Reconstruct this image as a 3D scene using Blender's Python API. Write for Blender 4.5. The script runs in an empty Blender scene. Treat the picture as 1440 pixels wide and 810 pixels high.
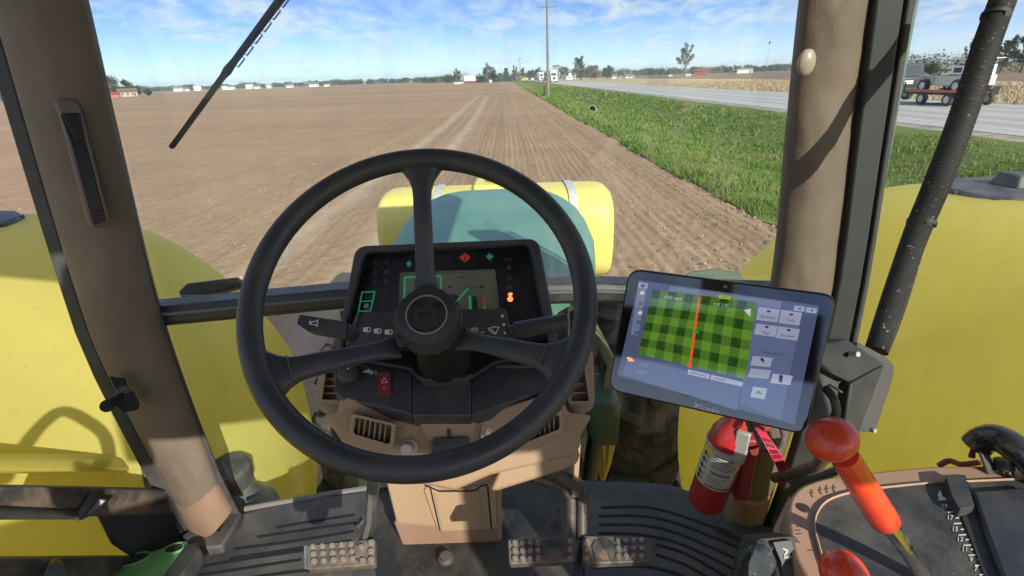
import bpy, bmesh, math, random
import numpy as np
from math import sin, cos, pi, radians, sqrt
from mathutils import Vector, Matrix

random.seed(7)
rng = np.random.default_rng(7)
SC = bpy.context.scene
COL = SC.collection
HAZE = 0.0003
EYE = 2.55                      # eye height above the field, metres

# ---------------------------------------------------------------- camera
PITCH, ROLL, FPX = radians(22.35), radians(1.95), 720.0
FW = Vector((0, cos(PITCH), -sin(PITCH)))
U0 = Vector((0, sin(PITCH), cos(PITCH)))
RT = Vector((1, 0, 0)) * cos(ROLL) - U0 * sin(ROLL)
UP = Vector((1, 0, 0)) * sin(ROLL) + U0 * cos(ROLL)
EYEP = Vector((0, 0, EYE))
cam = bpy.data.cameras.new('camera'); camo = bpy.data.objects.new('camera', cam); COL.objects.link(camo)
cam.sensor_width = 36; cam.lens = 18; cam.clip_start = 0.02; cam.clip_end = 9000
M3 = Matrix((RT, UP, -FW)).transposed()
camo.matrix_world = Matrix.Translation(EYEP) @ M3.to_4x4()
SC.camera = camo

# ---------------------------------------------------------------- light
SUN_EL, SUN_AZ = radians(28.5), radians(180 - 29)          # azimuth clockwise from +Y: behind the right shoulder
SDIR = Vector((sin(SUN_AZ) * cos(SUN_EL), cos(SUN_AZ) * cos(SUN_EL), sin(SUN_EL)))
sun = bpy.data.lights.new('sun', 'SUN'); suno = bpy.data.objects.new('sun', sun); COL.objects.link(suno)
sun.energy = 3.2; sun.angle = radians(0.55); sun.color = (1.0, 0.93, 0.82)
suno.rotation_euler = SDIR.to_track_quat('Z', 'Y').to_euler()
suno.location = (0, 0, 60)
W = bpy.data.worlds.new('World'); SC.world = W; W.use_nodes = True
wn, wl = W.node_tree.nodes, W.node_tree.links
wn.clear()
wo = wn.new('ShaderNodeOutputWorld'); bg = wn.new('ShaderNodeBackground'); bg.inputs['Strength'].default_value = 0.15
sky = wn.new('ShaderNodeTexSky'); sky.sky_type = 'NISHITA'; sky.sun_disc = False
sky.sun_elevation = SUN_EL; sky.sun_rotation = SUN_AZ; sky.altitude = 200; sky.air_density = 1.0; sky.dust_density = 0.8; sky.ozone_density = 1.6
tc = wn.new('ShaderNodeTexCoord'); sx = wn.new('ShaderNodeSeparateXYZ'); wl.new(tc.outputs['Generated'], sx.inputs[0])
def wmath(op, a, b=None, clamp=False):
    n = wn.new('ShaderNodeMath'); n.operation = op; n.use_clamp = clamp
    for i, q in enumerate((a, b)):
        if q is None: continue
        if isinstance(q, (int, float)): n.inputs[i].default_value = q
        else: wl.new(q, n.inputs[i])
    return n.outputs[0]
zz = wmath('ADD', wmath('MAXIMUM', sx.outputs['Z'], 0.0), 0.22)
cx = wn.new('ShaderNodeCombineXYZ')
wl.new(wmath('DIVIDE', sx.outputs['X'], zz), cx.inputs[0]); wl.new(wmath('DIVIDE', sx.outputs['Y'], zz), cx.inputs[1])
def wnoise(scale, detail, rough, stretch=(1, 1, 1), rot=0, dist=0.0):
    mp = wn.new('ShaderNodeMapping'); mp.inputs['Scale'].default_value = stretch; mp.inputs['Rotation'].default_value = (0, 0, rot)
    wl.new(cx.outputs[0], mp.inputs[0])
    n = wn.new('ShaderNodeTexNoise'); n.inputs['Scale'].default_value = scale; n.inputs['Detail'].default_value = detail
    n.inputs['Roughness'].default_value = rough; n.inputs['Distortion'].default_value = dist
    wl.new(mp.outputs[0], n.inputs['Vector']); return n.outputs['Fac']
def wramp(fac, a, b):
    r = wn.new('ShaderNodeMapRange'); r.inputs[1].default_value = a; r.inputs[2].default_value = b; r.clamp = True
    wl.new(fac, r.inputs[0]); return r.outputs[0]
big = wramp(wnoise(1.0, 3, 0.5, (1, 0.6, 1), 0.4), 0.36, 0.58)
fine = wramp(wnoise(5.5, 7, 0.62, (1, 0.8, 1), 0.5, 0.5), 0.36, 0.60)
cloud = wmath('MULTIPLY', wmath('MULTIPLY', wramp(big, -.6, .7), fine), 0.78)
cirr = wmath('MULTIPLY', wramp(wnoise(2.0, 7, 0.62, (0.35, 1.5, 1), -0.5, 0.6), 0.50, 0.80), 0.45)
cloud = wmath('MAXIMUM', cloud, cirr)
hz = wramp(sx.outputs['Z'], 0.13, 0.0)                    # air near the horizon
cloud = wmath('MAXIMUM', cloud, wmath('MULTIPLY', wmath('POWER', hz, 1.6), 0.75))
cloud = wmath('MULTIPLY', cloud, wramp(sx.outputs['Z'], -0.02, 0.01))
mx = wn.new('ShaderNodeMix'); mx.data_type = 'RGBA'
hsv = wn.new('ShaderNodeHueSaturation'); hsv.inputs['Hue'].default_value = .512; hsv.inputs['Saturation'].default_value = 1.25; hsv.inputs['Value'].default_value = .84
vm = wn.new('ShaderNodeVectorMath'); vm.operation = 'MULTIPLY'; vm.inputs[1].default_value = (1, 1, 3.2); wl.new(tc.outputs['Generated'], vm.inputs[0])
va = wn.new('ShaderNodeVectorMath'); va.operation = 'ADD'; va.inputs[1].default_value = (0, 0, .05); wl.new(vm.outputs[0], va.inputs[0])
vn = wn.new('ShaderNodeVectorMath'); vn.operation = 'NORMALIZE'; wl.new(va.outputs[0], vn.inputs[0]); wl.new(vn.outputs[0], sky.inputs['Vector'])
wl.new(sky.outputs[0], hsv.inputs['Color'])
wl.new(cloud, mx.inputs[0]); wl.new(hsv.outputs[0], mx.inputs[6]); mx.inputs[7].default_value = (2.75, 2.95, 3.2, 1)
wl.new(mx.outputs[2], bg.inputs['Color']); wl.new(bg.outputs[0], wo.inputs[0])
SC.view_settings.view_transform = 'Standard'; SC.view_settings.look = 'None'; SC.view_settings.exposure = 1.05; SC.view_settings.gamma = 1.0
SC.view_settings.use_curve_mapping = False
SC.cycles.max_bounces = 8; SC.cycles.transparent_max_bounces = 16; SC.cycles.use_denoising = True

# ---------------------------------------------------------------- pixel -> place helpers (photo pixels, real distances)
def ray(px, py): return FW + RT * ((px - 720) / FPX) + UP * ((405 - py) / FPX)
def P(px, py, x=None, y=None, z=None, d=None):
    k = ray(px, py)
    if d is not None: t = d
    elif x is not None: t = x / k.x
    elif y is not None: t = y / k.y
    else: t = (z - EYE) / k.z
    return EYEP + k * t
class Plane:
    def __init__(s, p, n): s.p = Vector(p); s.n = Vector(n).normalized()
    def hit(s, px, py, up=0.0):
        k = ray(px, py); return EYEP + k * (((s.p + s.n * up) - EYEP).dot(s.n) / k.dot(s.n))
    def off(s, d): return Plane(s.p + s.n * d, s.n)
def plane3(a, b, c):
    n = (b - a).cross(c - a).normalized()
    if n.dot(EYEP - a) < 0: n = -n
    return Plane(a, n)

# ---------------------------------------------------------------- mesh builder
ORG = {}
class MB:
    def __init__(s): s.v = []; s.f = []
    def add(s, vs, fs):
        o = len(s.v); s.v += [Vector(q) for q in vs]; s.f += [tuple(i + o for i in q) for q in fs]; return s
    def box(s, c, size, R=None):
        c = Vector(c); vs = []
        for i in range(8):
            q = Vector(((i & 1) - .5, (i >> 1 & 1) - .5, (i >> 2 & 1) - .5)); q = Vector((q.x * size[0], q.y * size[1], q.z * size[2]))
            vs.append(c + (R @ q if R else q))
        return s.add(vs, [(0, 2, 3, 1), (4, 5, 7, 6), (0, 1, 5, 4), (2, 6, 7, 3), (0, 4, 6, 2), (1, 3, 7, 5)])
    def prism(s, pts, ext, top=1.0):
        n = len(pts); pts = [Vector(q) for q in pts]; ext = Vector(ext); c = sum(pts, Vector()) / n
        return s.add(pts + [c + (q - c) * top + ext for q in pts], [tuple(range(n))[::-1], tuple(range(n, 2 * n))] + [(i, (i + 1) % n, n + (i + 1) % n, n + i) for i in range(n)])
    def bar(s, a, b, w, h, up=(0, 0, 1)):
        a = Vector(a); b = Vector(b); d = (b - a).normalized(); sd = d.cross(Vector(up)).normalized(); u = sd.cross(d)
        pts = [a + sd * (w / 2 * i) + u * (h / 2 * j) for i, j in ((-1, -1), (1, -1), (1, 1), (-1, 1))]
        return s.prism(pts, b - a)
    def loft(s, rings, caps=True, closed=False):
        n = len(rings[0]); o = len(s.v); fs = []
        for q in rings: s.v += [Vector(p) for p in q]
        m = len(rings)
        for k in range(m if closed else m - 1):
            k2 = (k + 1) % m
            for i in range(n): fs.append((o + k * n + i, o + k * n + (i + 1) % n, o + k2 * n + (i + 1) % n, o + k2 * n + i))
        if caps and not closed: fs += [tuple(o + i for i in range(n))[::-1], tuple(o + (m - 1) * n + i for i in range(n))]
        s.f += fs; return s
    def tube(s, path, r, n=10, closed=False, flat=1.0, up=None):
        path = [Vector(q) for q in path]; m = len(path)
        rs = r if isinstance(r, (list, tuple)) else [r] * m
        rings = []; prev = None
        for i in range(m):
            a = path[(i - 1) % m] if (i > 0 or closed) else path[i]; b = path[(i + 1) % m] if (i < m - 1 or closed) else path[i]
            d = (b - a).normalized()
            if prev is None:
                h = Vector(up) if up else (Vector((0, 0, 1)) if abs(d.z) < .9 else Vector((1, 0, 0)))
                e1 = (h - d * h.dot(d)).normalized()
            else: e1 = (prev - d * prev.dot(d)).normalized()
            prev = e1; e2 = d.cross(e1)
            rings.append([path[i] + (e1 * cos(2 * pi * k / n) * flat + e2 * sin(2 * pi * k / n)) * rs[i] for k in range(n)])
        return s.loft(rings, True, closed)
    def lathe(s, o, ax, prof, n=24, scal=0, amp=0):
        o = Vector(o); ax = Vector(ax).normalized(); e1 = ax.orthogonal().normalized(); e2 = ax.cross(e1)
        rings = [[o + ax * h + (e1 * cos(2 * pi * k / n) + e2 * sin(2 * pi * k / n)) * (max(r, 1e-5) * (1 + (amp if (scal and (k // 2) % 2) else 0))) for k in range(n)] for r, h in prof]
        return s.loft(rings)
    def ell(s, c, rad, nu=18, nv=10, ax=None):
        c = Vector(c); A = ax or Matrix.Identity(3); rings = []
        for j in range(1, nv):
            t = pi * j / nv
            rings.append([c + A @ Vector((rad[0] * sin(t) * cos(2 * pi * k / nu), rad[1] * sin(t) * sin(2 * pi * k / nu), -rad[2] * cos(t))) for k in range(nu)])
        return s.loft(rings)
    def build(s, name, mat, parent=None, bev=0, seg=2, smooth=38, sub=0, own=True, recalc=True):
        me = bpy.data.meshes.new(name)
        vs = s.v
        lo = Vector((min(q.x for q in vs), min(q.y for q in vs), min(q.z for q in vs))); hi = Vector((max(q.x for q in vs), max(q.y for q in vs), max(q.z for q in vs)))
        c = (lo + hi) / 2
        if parent is None: c.z = lo.z
        me.from_pydata([q - c for q in vs], [], s.f); me.materials.append(mat)
        if recalc:
            bm = bmesh.new(); bm.from_mesh(me); bmesh.ops.recalc_face_normals(bm, faces=bm.faces); bm.to_mesh(me); bm.free()
        o = bpy.data.objects.new(name, me); COL.objects.link(o); ORG[o.name] = c.copy()
        if parent is not None: o.parent = parent; o.location = c - ORG[parent.name]
        else: o.location = c
        if smooth:
            me.polygons.foreach_set('use_smooth', [True] * len(me.polygons)); me.set_sharp_from_angle(angle=radians(smooth))
        if bev:
            b = o.modifiers.new('bevel', 'BEVEL'); b.width = bev; b.segments = seg; b.limit_method = 'ANGLE'; b.angle_limit = radians(30)
        if sub:
            b = o.modifiers.new('subdivision', 'SUBSURF'); b.levels = sub; b.render_levels = sub
        return o
def thing(name, loc, label, cat, group=None):
    o = bpy.data.objects.new(name, None); COL.objects.link(o); o.location = loc; o.empty_display_size = .2
    ORG[o.name] = Vector(loc); tag(o, label, cat, group); return o
def tag(o, label, cat=None, group=None):
    o['label'] = label
    if cat: o['category'] = cat
    if group: o['group'] = group
    return o
def lab(o, label): o['label'] = label; return o
def kind(o, k): o['kind'] = k; return o
def arr_obj(name, V, F, mat, smooth=False, parent=None):
    me = bpy.data.meshes.new(name); V = np.asarray(V, np.float32); F = np.asarray(F, np.int32); k = F.shape[1]
    me.vertices.add(len(V)); me.vertices.foreach_set('co', V.ravel())
    me.loops.add(F.size); me.loops.foreach_set('vertex_index', F.ravel())
    me.polygons.add(len(F)); me.polygons.foreach_set('loop_start', np.arange(0, F.size, k, dtype=np.int32)); me.polygons.foreach_set('loop_total', np.full(len(F), k, np.int32))
    me.polygons.foreach_set('use_smooth', np.full(len(F), smooth)); me.update(calc_edges=True); me.validate()
    me.materials.append(mat); o = bpy.data.objects.new(name, me); COL.objects.link(o)
    if parent is not None: o.parent = parent; ORG[o.name] = ORG[parent.name]
    return o
def rpoly(pts, r, k=4):
    """round the corners of a 2-D outline"""
    out = []; n = len(pts)
    for i in range(n):
        p0, p1, p2 = (Vector(pts[j % n]).to_2d() for j in (i - 1, i, i + 1))
        a = (p0 - p1); b = (p2 - p1); ra = min(r, a.length * .45); rb = min(r, b.length * .45)
        A = p1 + a.normalized() * ra; B = p1 + b.normalized() * rb
        for j in range(k + 1):
            t = j / k; out.append(tuple(A * (1 - t) ** 2 + p1 * 2 * t * (1 - t) + B * t * t))
    return out
def slab(mb, px, pl, thick, up=0.0, top=1.0, ext=None):
    """outline on a plane, given thickness away from the viewer (up = how far it stands proud)"""
    return mb.prism([pl.hit(a, b, up) for a, b in px], ext or pl.n * -thick, top)
def plate(name, px, pl, up, mat, parent, thick=None):
    return slab(MB(), px, pl, thick or up + .0004, up).build(name, mat, parent, smooth=0)
def text(name, body, px, py, pl, hpx, mat, parent, right=(1, 0), up=.0012, align='CENTER', squash=1.0):
    """raised lettering: px,py = centre, hpx = letter height in photo pixels"""
    cu = bpy.data.curves.new(name, 'FONT'); cu.body = body; cu.align_x = align; cu.align_y = 'CENTER'; cu.size = 1; cu.extrude = 0.02; cu.resolution_u = 2
    t = bpy.data.objects.new(name, cu); COL.objects.link(t)
    dg = bpy.context.evaluated_depsgraph_get(); me = bpy.data.meshes.new_from_object(t.evaluated_get(dg)); bpy.data.objects.remove(t)
    c = pl.hit(px, py, up); e = (pl.hit(px + right[0], py + right[1], up) - c).normalized(); upv = pl.n.cross(e).normalized()
    k = hpx / .72; u3 = pl.hit(px + right[1] * k, py - right[0] * k, up) - c; e3 = (pl.hit(px + right[0] * k, py + right[1] * k, up) - c) * squash
    R = Matrix((e3, u3, pl.n * u3.length)).transposed()
    me.transform(R.to_4x4()); me.materials.clear(); me.materials.append(mat); me.name = name
    o = bpy.data.objects.new(name, me); COL.objects.link(o); o.parent = parent; o.location = c - ORG[parent.name]; ORG[o.name] = c; return o
def spline(pts, n=8):
    pts = [Vector(q) for q in pts]; out = []
    for i in range(len(pts) - 1):
        p0 = pts[max(i - 1, 0)]; p1 = pts[i]; p2 = pts[i + 1]; p3 = pts[min(i + 2, len(pts) - 1)]
        for j in range(n):
            t = j / n; out.append(.5 * ((2 * p1) + (p2 - p0) * t + (2 * p0 - 5 * p1 + 4 * p2 - p3) * t * t + (3 * p1 - p0 - 3 * p2 + p3) * t ** 3))
    return out + [pts[-1]]

# ---------------------------------------------------------------- materials
def mat(name, col, rough=.5, metal=0.0, var=None, vscale=8, vamt=.5, bump=0, bscale=60, spec=.5, dust=0, dscale=14, emit=None, estr=0, coat=0, stretch=(1, 1, 1), detail=6, coord='Object', translucent=0, vramp=(.38, .68), dustcol=(.34, .28, .21)):
    m = bpy.data.materials.new(name); m.use_nodes = True; N, L = m.node_tree.nodes, m.node_tree.links
    b = N['Principled BSDF']; b.inputs['Base Color'].default_value = (*col, 1); b.inputs['Roughness'].default_value = rough; b.inputs['Metallic'].default_value = metal
    b.inputs['Specular IOR Level'].default_value = spec
    if coat: b.inputs['Coat Weight'].default_value = coat; b.inputs['Coat Roughness'].default_value = .04
    t = N.new('ShaderNodeTexCoord'); mp = N.new('ShaderNodeMapping'); mp.inputs['Scale'].default_value = stretch
    if coord == 'World':
        g = N.new('ShaderNodeNewGeometry'); L.new(g.outputs['Position'], mp.inputs[0])
    else: L.new(t.outputs[coord], mp.inputs[0])
    def noise(sc, det=detail, ro=.6):
        n = N.new('ShaderNodeTexNoise'); n.inputs['Scale'].default_value = sc; n.inputs['Detail'].default_value = det; n.inputs['Roughness'].default_value = ro
        L.new(mp.outputs[0], n.inputs['Vector']); return n.outputs['Fac']
    def ramp(f, a, bb, lo=0, hi=1):
        r = N.new('ShaderNodeMapRange'); r.inputs[1].default_value = a; r.inputs[2].default_value = bb; r.inputs[3].default_value = lo; r.inputs[4].default_value = hi; L.new(f, r.inputs[0]); return r.outputs[0]
    def mix(f, A, B):
        x = N.new('ShaderNodeMix'); x.data_type = 'RGBA'
        L.new(f, x.inputs[0])
        for i, q in ((6, A), (7, B)):
            if isinstance(q, tuple): x.inputs[i].default_value = (*q, 1)
            else: L.new(q, x.inputs[i])
        return x.outputs[2]
    cur = col
    if var: cur = mix(ramp(noise(vscale), vramp[0], vramp[1], 0, vamt), cur, var)
    if dust:
        d1 = ramp(noise(dscale, 8, .7), .42, .75, 0, dust); cur = mix(d1, cur, dustcol)
        d2 = ramp(noise(dscale * 22, 2, .5), .66, .74, 0, dust * .8); cur = mix(d2, cur, dustcol)
        L.new(ramp(noise(dscale, 8, .7), .4, .75, rough, min(1, rough + .3)), b.inputs['Roughness'])
    if not isinstance(cur, tuple): L.new(cur, b.inputs['Base Color'])
    if bump:
        bp = N.new('ShaderNodeBump'); bp.inputs['Strength'].default_value = bump; bp.inputs['Distance'].default_value = .004; L.new(noise(bscale, 4), bp.inputs['Height']); L.new(bp.outputs[0], b.inputs['Normal'])
    if emit: b.inputs['Emission Color'].default_value = (*emit, 1); b.inputs['Emission Strength'].default_value = estr
    if translucent:
        tr = N.new('ShaderNodeBsdfTranslucent'); ms = N.new('ShaderNodeMixShader'); ms.inputs[0].default_value = translucent
        if isinstance(cur, tuple): tr.inputs[0].default_value = (*cur, 1)
        else: L.new(cur, tr.inputs[0])
        L.new(b.outputs[0], ms.inputs[1]); L.new(tr.outputs[0], ms.inputs[2]); L.new(ms.outputs[0], N['Material Output'].inputs[0])
    m['x'] = 0; del m['x']
    m_nodes[name] = (N, L, b, mix, noise, ramp, mp); return m
m_nodes = {}
def glass_mat(name, tint=(.97, 1, .98), dust=.05):
    m = bpy.data.materials.new(name); m.use_nodes = True; N, L = m.node_tree.nodes, m.node_tree.links; N.clear()
    o = N.new('ShaderNodeOutputMaterial'); tr = N.new('ShaderNodeBsdfTransparent'); tr.inputs[0].default_value = (*tint, 1)
    gl = N.new('ShaderNodeBsdfGlossy'); gl.inputs['Roughness'].default_value = .01
    df = N.new('ShaderNodeBsdfDiffuse'); df.inputs[0].default_value = (.55, .5, .42, 1)
    fr = N.new('ShaderNodeFresnel'); ge = N.new('ShaderNodeNewGeometry'); io = N.new('ShaderNodeMapRange'); io.inputs[3].default_value = 1.28; io.inputs[4].default_value = 1 / 1.28
    L.new(ge.outputs['Backfacing'], io.inputs[0]); L.new(io.outputs[0], fr.inputs[0])      # a thin pane: same reflection from both faces
    t = N.new('ShaderNodeTexCoord'); mp = N.new('ShaderNodeMapping'); mp.inputs['Scale'].default_value = (9, 9, 2.2); L.new(t.outputs['Object'], mp.inputs[0])
    n = N.new('ShaderNodeTexNoise'); n.inputs['Scale'].default_value = 2; n.inputs['Detail'].default_value = 7; L.new(mp.outputs[0], n.inputs['Vector'])
    r = N.new('ShaderNodeMapRange'); r.inputs[1].default_value = .5; r.inputs[2].default_value = .85; r.inputs[4].default_value = dust; L.new(n.outputs[0], r.inputs[0])
    n2 = N.new('ShaderNodeTexNoise'); n2.inputs['Scale'].default_value = 160; n2.inputs['Detail'].default_value = 1; L.new(t.outputs['Object'], n2.inputs['Vector'])
    r2 = N.new('ShaderNodeMapRange'); r2.inputs[1].default_value = .70; r2.inputs[2].default_value = .76; r2.inputs[4].default_value = dust * .9; L.new(n2.outputs[0], r2.inputs[0])
    ad = N.new('ShaderNodeMath'); ad.operation = 'ADD'; ad.use_clamp = True; L.new(r.outputs[0], ad.inputs[0]); L.new(r2.outputs[0], ad.inputs[1])
    m1 = N.new('ShaderNodeMixShader'); L.new(fr.outputs[0], m1.inputs[0]); L.new(tr.outputs[0], m1.inputs[1]); L.new(gl.outputs[0], m1.inputs[2])
    m2 = N.new('ShaderNodeMixShader'); L.new(ad.outputs[0], m2.inputs[0]); L.new(m1.outputs[0], m2.inputs[1]); L.new(df.outputs[0], m2.inputs[2])
    L.new(m2.outputs[0], o.inputs[0]); return m

BLACK = mat('black_plastic', (.036, .038, .041), .45, var=(.065, .066, .067), vscale=5, vamt=.45, bump=.12, bscale=900, dust=.18, dscale=9)
RIMM = mat('wheel_rubber', (.032, .036, .042), .34, var=(.055, .059, .065), vscale=9, vamt=.6, bump=.10, bscale=500, dust=.10, dscale=11)
DARK = mat('dark_screen', (.010, .010, .011), .22, dust=.06, dscale=10)
STEELK = mat('black_painted_steel', (.022, .024, .026), .36, var=(.05, .046, .043), vscale=7, vamt=.5, dust=.1)
RUBBER = mat('rubber_seal', (.028, .034, .036), .6, var=(.06, .06, .06), vamt=.5, dust=.15)
MATM = mat('rubber_mat', (.028, .032, .037), .5, var=(.07, .07, .067), vscale=5, vamt=.6, bump=.2, bscale=220, dust=.22, dscale=7)
TAN = mat('tan_plastic', (.36, .25, .152), .48, var=(.28, .185, .115), vscale=3, vamt=.6, bump=.10, bscale=700, dust=.12, dscale=8)
TANL = mat('tan_console', (.40, .25, .165), .50, var=(.33, .20, .13), vscale=4, vamt=.6, bump=.1, bscale=700, dust=.15)
FABRIC = mat('brown_vinyl_fabric', (.168, .130, .096), .62, var=(.108, .084, .064), vscale=3.2, vamt=.9, bump=.45, bscale=400, dust=.10, dscale=5)
FOOT = mat('brown_plastic', (.25, .155, .10), .5, var=(.19, .12, .08), vscale=6, vamt=.8, dust=.12)
YEL = mat('yellow_poly', (.885, .825, .275), .30, var=(.87, .765, .18), vscale=1.6, vamt=.8, bump=.16, bscale=14, dust=.16, dscale=2.2, translucent=.6)
YELF = mat('yellow_poly_front', (.87, .76, .21), .38, var=(.82, .67, .13), vscale=2.2, vamt=.8, bump=.08, bscale=25, dust=.08, dscale=4, translucent=.15)
TEAL = mat('green_hood_paint', (.095, .235, .18), .36, var=(.14, .28, .22), vscale=2.5, vamt=.7, dust=.3, dscale=4, dustcol=(.28, .36, .31), spec=.35)
GREEN = mat('green_paint', (.09, .36, .13), .45, var=(.16, .42, .20), vscale=10, vamt=.7, dust=.25)
DGREEN = mat('dark_green_frame', (.035, .10, .055), .5, var=(.06, .06, .05), vscale=9, vamt=.8, dust=.25)
TYRE = mat('tyre_rubber', (.022, .022, .022), .75, var=(.06, .052, .045), vscale=6, vamt=.7, dust=.3)
RIMY = mat('yellow_rim_paint', (.62, .50, .08), .4, dust=.25, dscale=12)
RUST = mat('rusty_steel', (.045, .042, .040), .55, var=(.20, .125, .085), vscale=14, vamt=.45, bump=.3, bscale=90, dust=.25, vramp=(.42, .62))
IRON = mat('bare_iron', (.18, .17, .16), .42, .6, var=(.06, .05, .045), vscale=20, vamt=.9, dust=.2, bump=.2, bscale=200)
CHROME = mat('chrome', (.62, .62, .62), .14, 1.0, dust=.05, dscale=30)
REDK = mat('red_knob', (.74, .062, .022), .22, var=(.62, .05, .025), vscale=9, vamt=.6, coat=.4, dust=.07, dscale=22)
REDX = mat('extinguisher_red', (.45, .022, .028), .28, coat=.5, dust=.08, dscale=20)
REDS = mat('red_switch', (.30, .035, .045), .4, dust=.1, dscale=40)
REDTAG = mat('red_tag', (.62, .028, .07), .6)
WHITE = mat('white_print', (.70, .70, .68), .5)
GREYP = mat('grey_print', (.12, .12, .12), .5)
BLKP = mat('black_print', (.03, .03, .03), .6)
PAPER = mat('label_paper', (.62, .62, .60), .5, var=(.45, .45, .43), vscale=30, vamt=.7)
CREAM = mat('cream_knob', (.50, .44, .36), .5, dust=.25, dscale=40)
LIDM = mat('dark_lid', (.045, .052, .062), .5, var=(.12, .13, .14), vscale=14, vamt=.7, dust=.25)
STRAP = mat('grey_strap', (.42, .42, .40), .6, var=(.62, .62, .60), vscale=40, vamt=.9, dust=.2)
HOSEM = mat('hose_black', (.026, .026, .026), .6, dust=.25, dscale=3)
N_, L_, b_, mx_, no_, ra_, mp_ = m_nodes['hose_black']
L_.new(mx_(ra_(no_(160, 2), .66, .72, 0, .7), (.022, .022, .022), (.42, .42, .42)), b_.inputs['Base Color'])
LCD = mat('lcd', (.15, .16, .10), .25, emit=(.17, .18, .11), estr=.04)
LEDG = mat('green_led', (.05, .45, .18), .4, emit=(.05, .6, .22), estr=.10)
LEDT = mat('teal_lamp', (.03, .16, .11), .4, emit=(.03, .2, .13), estr=.2)
LEDR = mat('red_lamp', (.45, .04, .03), .4, emit=(.7, .05, .03), estr=.10)
LEDO = mat('orange_lamp', (.8, .25, .06), .4, emit=(1, .28, .08), estr=.7)
LEDB = mat('blue_lamp', (.03, .03, .12), .4)
LCDK = mat('lcd_ink', (.035, .038, .025), .4)
GLASS = glass_mat('windshield_glass', dust=.07)
GLASS2 = glass_mat('side_glass', (.97, .985, .965), .05)
CLEAR = glass_mat('clear_plastic', (.82, .88, .90), .30)
RESERV = mat('reservoir_plastic', (.10, .12, .12), .5, dust=.35)

# ================================================================ LAND
def vhash(i, j, seed):
    h = (i.astype(np.int64) * 374761393 + j.astype(np.int64) * 668265263 + seed * 974711) & 0x7fffffff
    h = ((h ^ (h >> 13)) * 1274126177) & 0x7fffffff
    return ((h ^ (h >> 16)) & 0xffff) / 65535.0
def vnoise(x, y, seed=0):
    i = np.floor(x); j = np.floor(y); fx = x - i; fy = y - j; fx = fx * fx * (3 - 2 * fx); fy = fy * fy * (3 - 2 * fy)
    a = vhash(i, j, seed); b = vhash(i + 1, j, seed); c = vhash(i, j + 1, seed); d = vhash(i + 1, j + 1, seed)
    return (a * (1 - fx) + b * fx) * (1 - fy) + (c * (1 - fx) + d * fx) * fy
EDGE = 4.5
def edge_x(y): return EDGE + .22 * (vnoise(y * .35, y * 0 + 3.3, 5) - .5) + .12 * (vnoise(y * 1.7, y * 0 + 1.3, 6) - .5)
def field_h(x, y):
    fade = np.clip((60 - y) / 40, .15, 1)
    row = np.abs(np.sin(pi * (x + .05 * np.sin(y * .21)) / .19)) ** .6 * .030
    rowmask = .35 + .65 * np.clip((x + 2.5) / 2.0, 0, 1)
    h = row * rowmask + .026 * (vnoise(x * 8, y * 6, 1) - .4) + .022 * (vnoise(x * 17, y * 15, 2) - .4) + .08 * (vnoise(x * .7, y * .5, 3) - .5)
    c = vnoise(x * 11, y * 11, 4); h = h + np.clip(c - .76, 0, 1) * .14
    for tx in (-3.9, -2.35):
        w = np.exp(-((x - tx - .25 * np.sin(y * .06)) / .24) ** 2) * (y < 95); h = h * (1 - .8 * w) - .03 * w
    return h * fade
def verge_h(x, y):
    t = np.clip((x - EDGE) / 9.7, 0, 1); k = np.clip((t - .45) / .55, 0, 1)
    d = -.50 * np.sin(pi * np.clip((t - .12) / .80, 0, 1)) ** 1.4 + .10 * np.exp(-((t - .06) / .05) ** 2) + .46 * k * k * (3 - 2 * k)
    return d + .06 * (vnoise(x * .8, y * .5, 8) - .5) + .05 * (vnoise(x * 2.6, y * 2.6, 9) - .5)
def grid(xs, ys, hf):
    X, Y = np.meshgrid(xs, ys); Z = hf(X, Y); V = np.stack([X, Y, Z], -1).reshape(-1, 3)
    n, m = len(xs), len(ys); I = (np.arange(m - 1)[:, None] * n + np.arange(n - 1)[None]).reshape(-1)
    return V, np.stack([I, I + 1, I + n + 1, I + n], 1)

SOIL = mat('field_soil', (.33, .225, .14), .95, coord='World', spec=.1)
N, L, b, mix, noise, ramp, mp = m_nodes['field_soil']
g = N.new('ShaderNodeSeparateXYZ'); gp = N.new('ShaderNodeNewGeometry'); L.new(gp.outputs['Position'], g.inputs[0])
def nmath(op, a, bb=None):
    n = N.new('ShaderNodeMath'); n.operation = op
    for i, q in enumerate((a, bb)):
        if q is None: continue
        if isinstance(q, (int, float)): n.inputs[i].default_value = q
        else: L.new(q, n.inputs[i])
    return n.outputs[0]
mp2 = N.new('ShaderNodeMapping'); mp2.inputs['Scale'].default_value = (.010, .05, 1); L.new(gp.outputs['Position'], mp2.inputs[0])
nb = N.new('ShaderNodeTexNoise'); nb.inputs['Scale'].default_value = 1; nb.inputs['Detail'].default_value = 5; L.new(mp2.outputs[0], nb.inputs['Vector'])
c1 = mix(ramp(nb.outputs[0], .38, .66), (.385, .258, .160), (.275, .186, .120))
c1 = mix(ramp(noise(.55), .40, .70, 0, .6), c1, (.40, .28, .18))
c1 = mix(ramp(noise(9, 8, .7), .46, .70, 0, .55), c1, (.20, .13, .080))
c1 = mix(ramp(noise(40, 3), .64, .72, 0, .25), c1, (.45, .36, .27))
mp3 = N.new('ShaderNodeMapping'); mp3.inputs['Scale'].default_value = (2.4, .010, 1); L.new(gp.outputs['Position'], mp3.inputs[0])
nf = N.new('ShaderNodeTexNoise'); nf.inputs['Scale'].default_value = 1; nf.inputs['Detail'].default_value = 5; nf.inputs['Roughness'].default_value = .7; L.new(mp3.outputs[0], nf.inputs['Vector'])
rowz = ramp(g.outputs['X'], -9, -1, .35, 1)              # drill rows are clearest beside the verge
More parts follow.
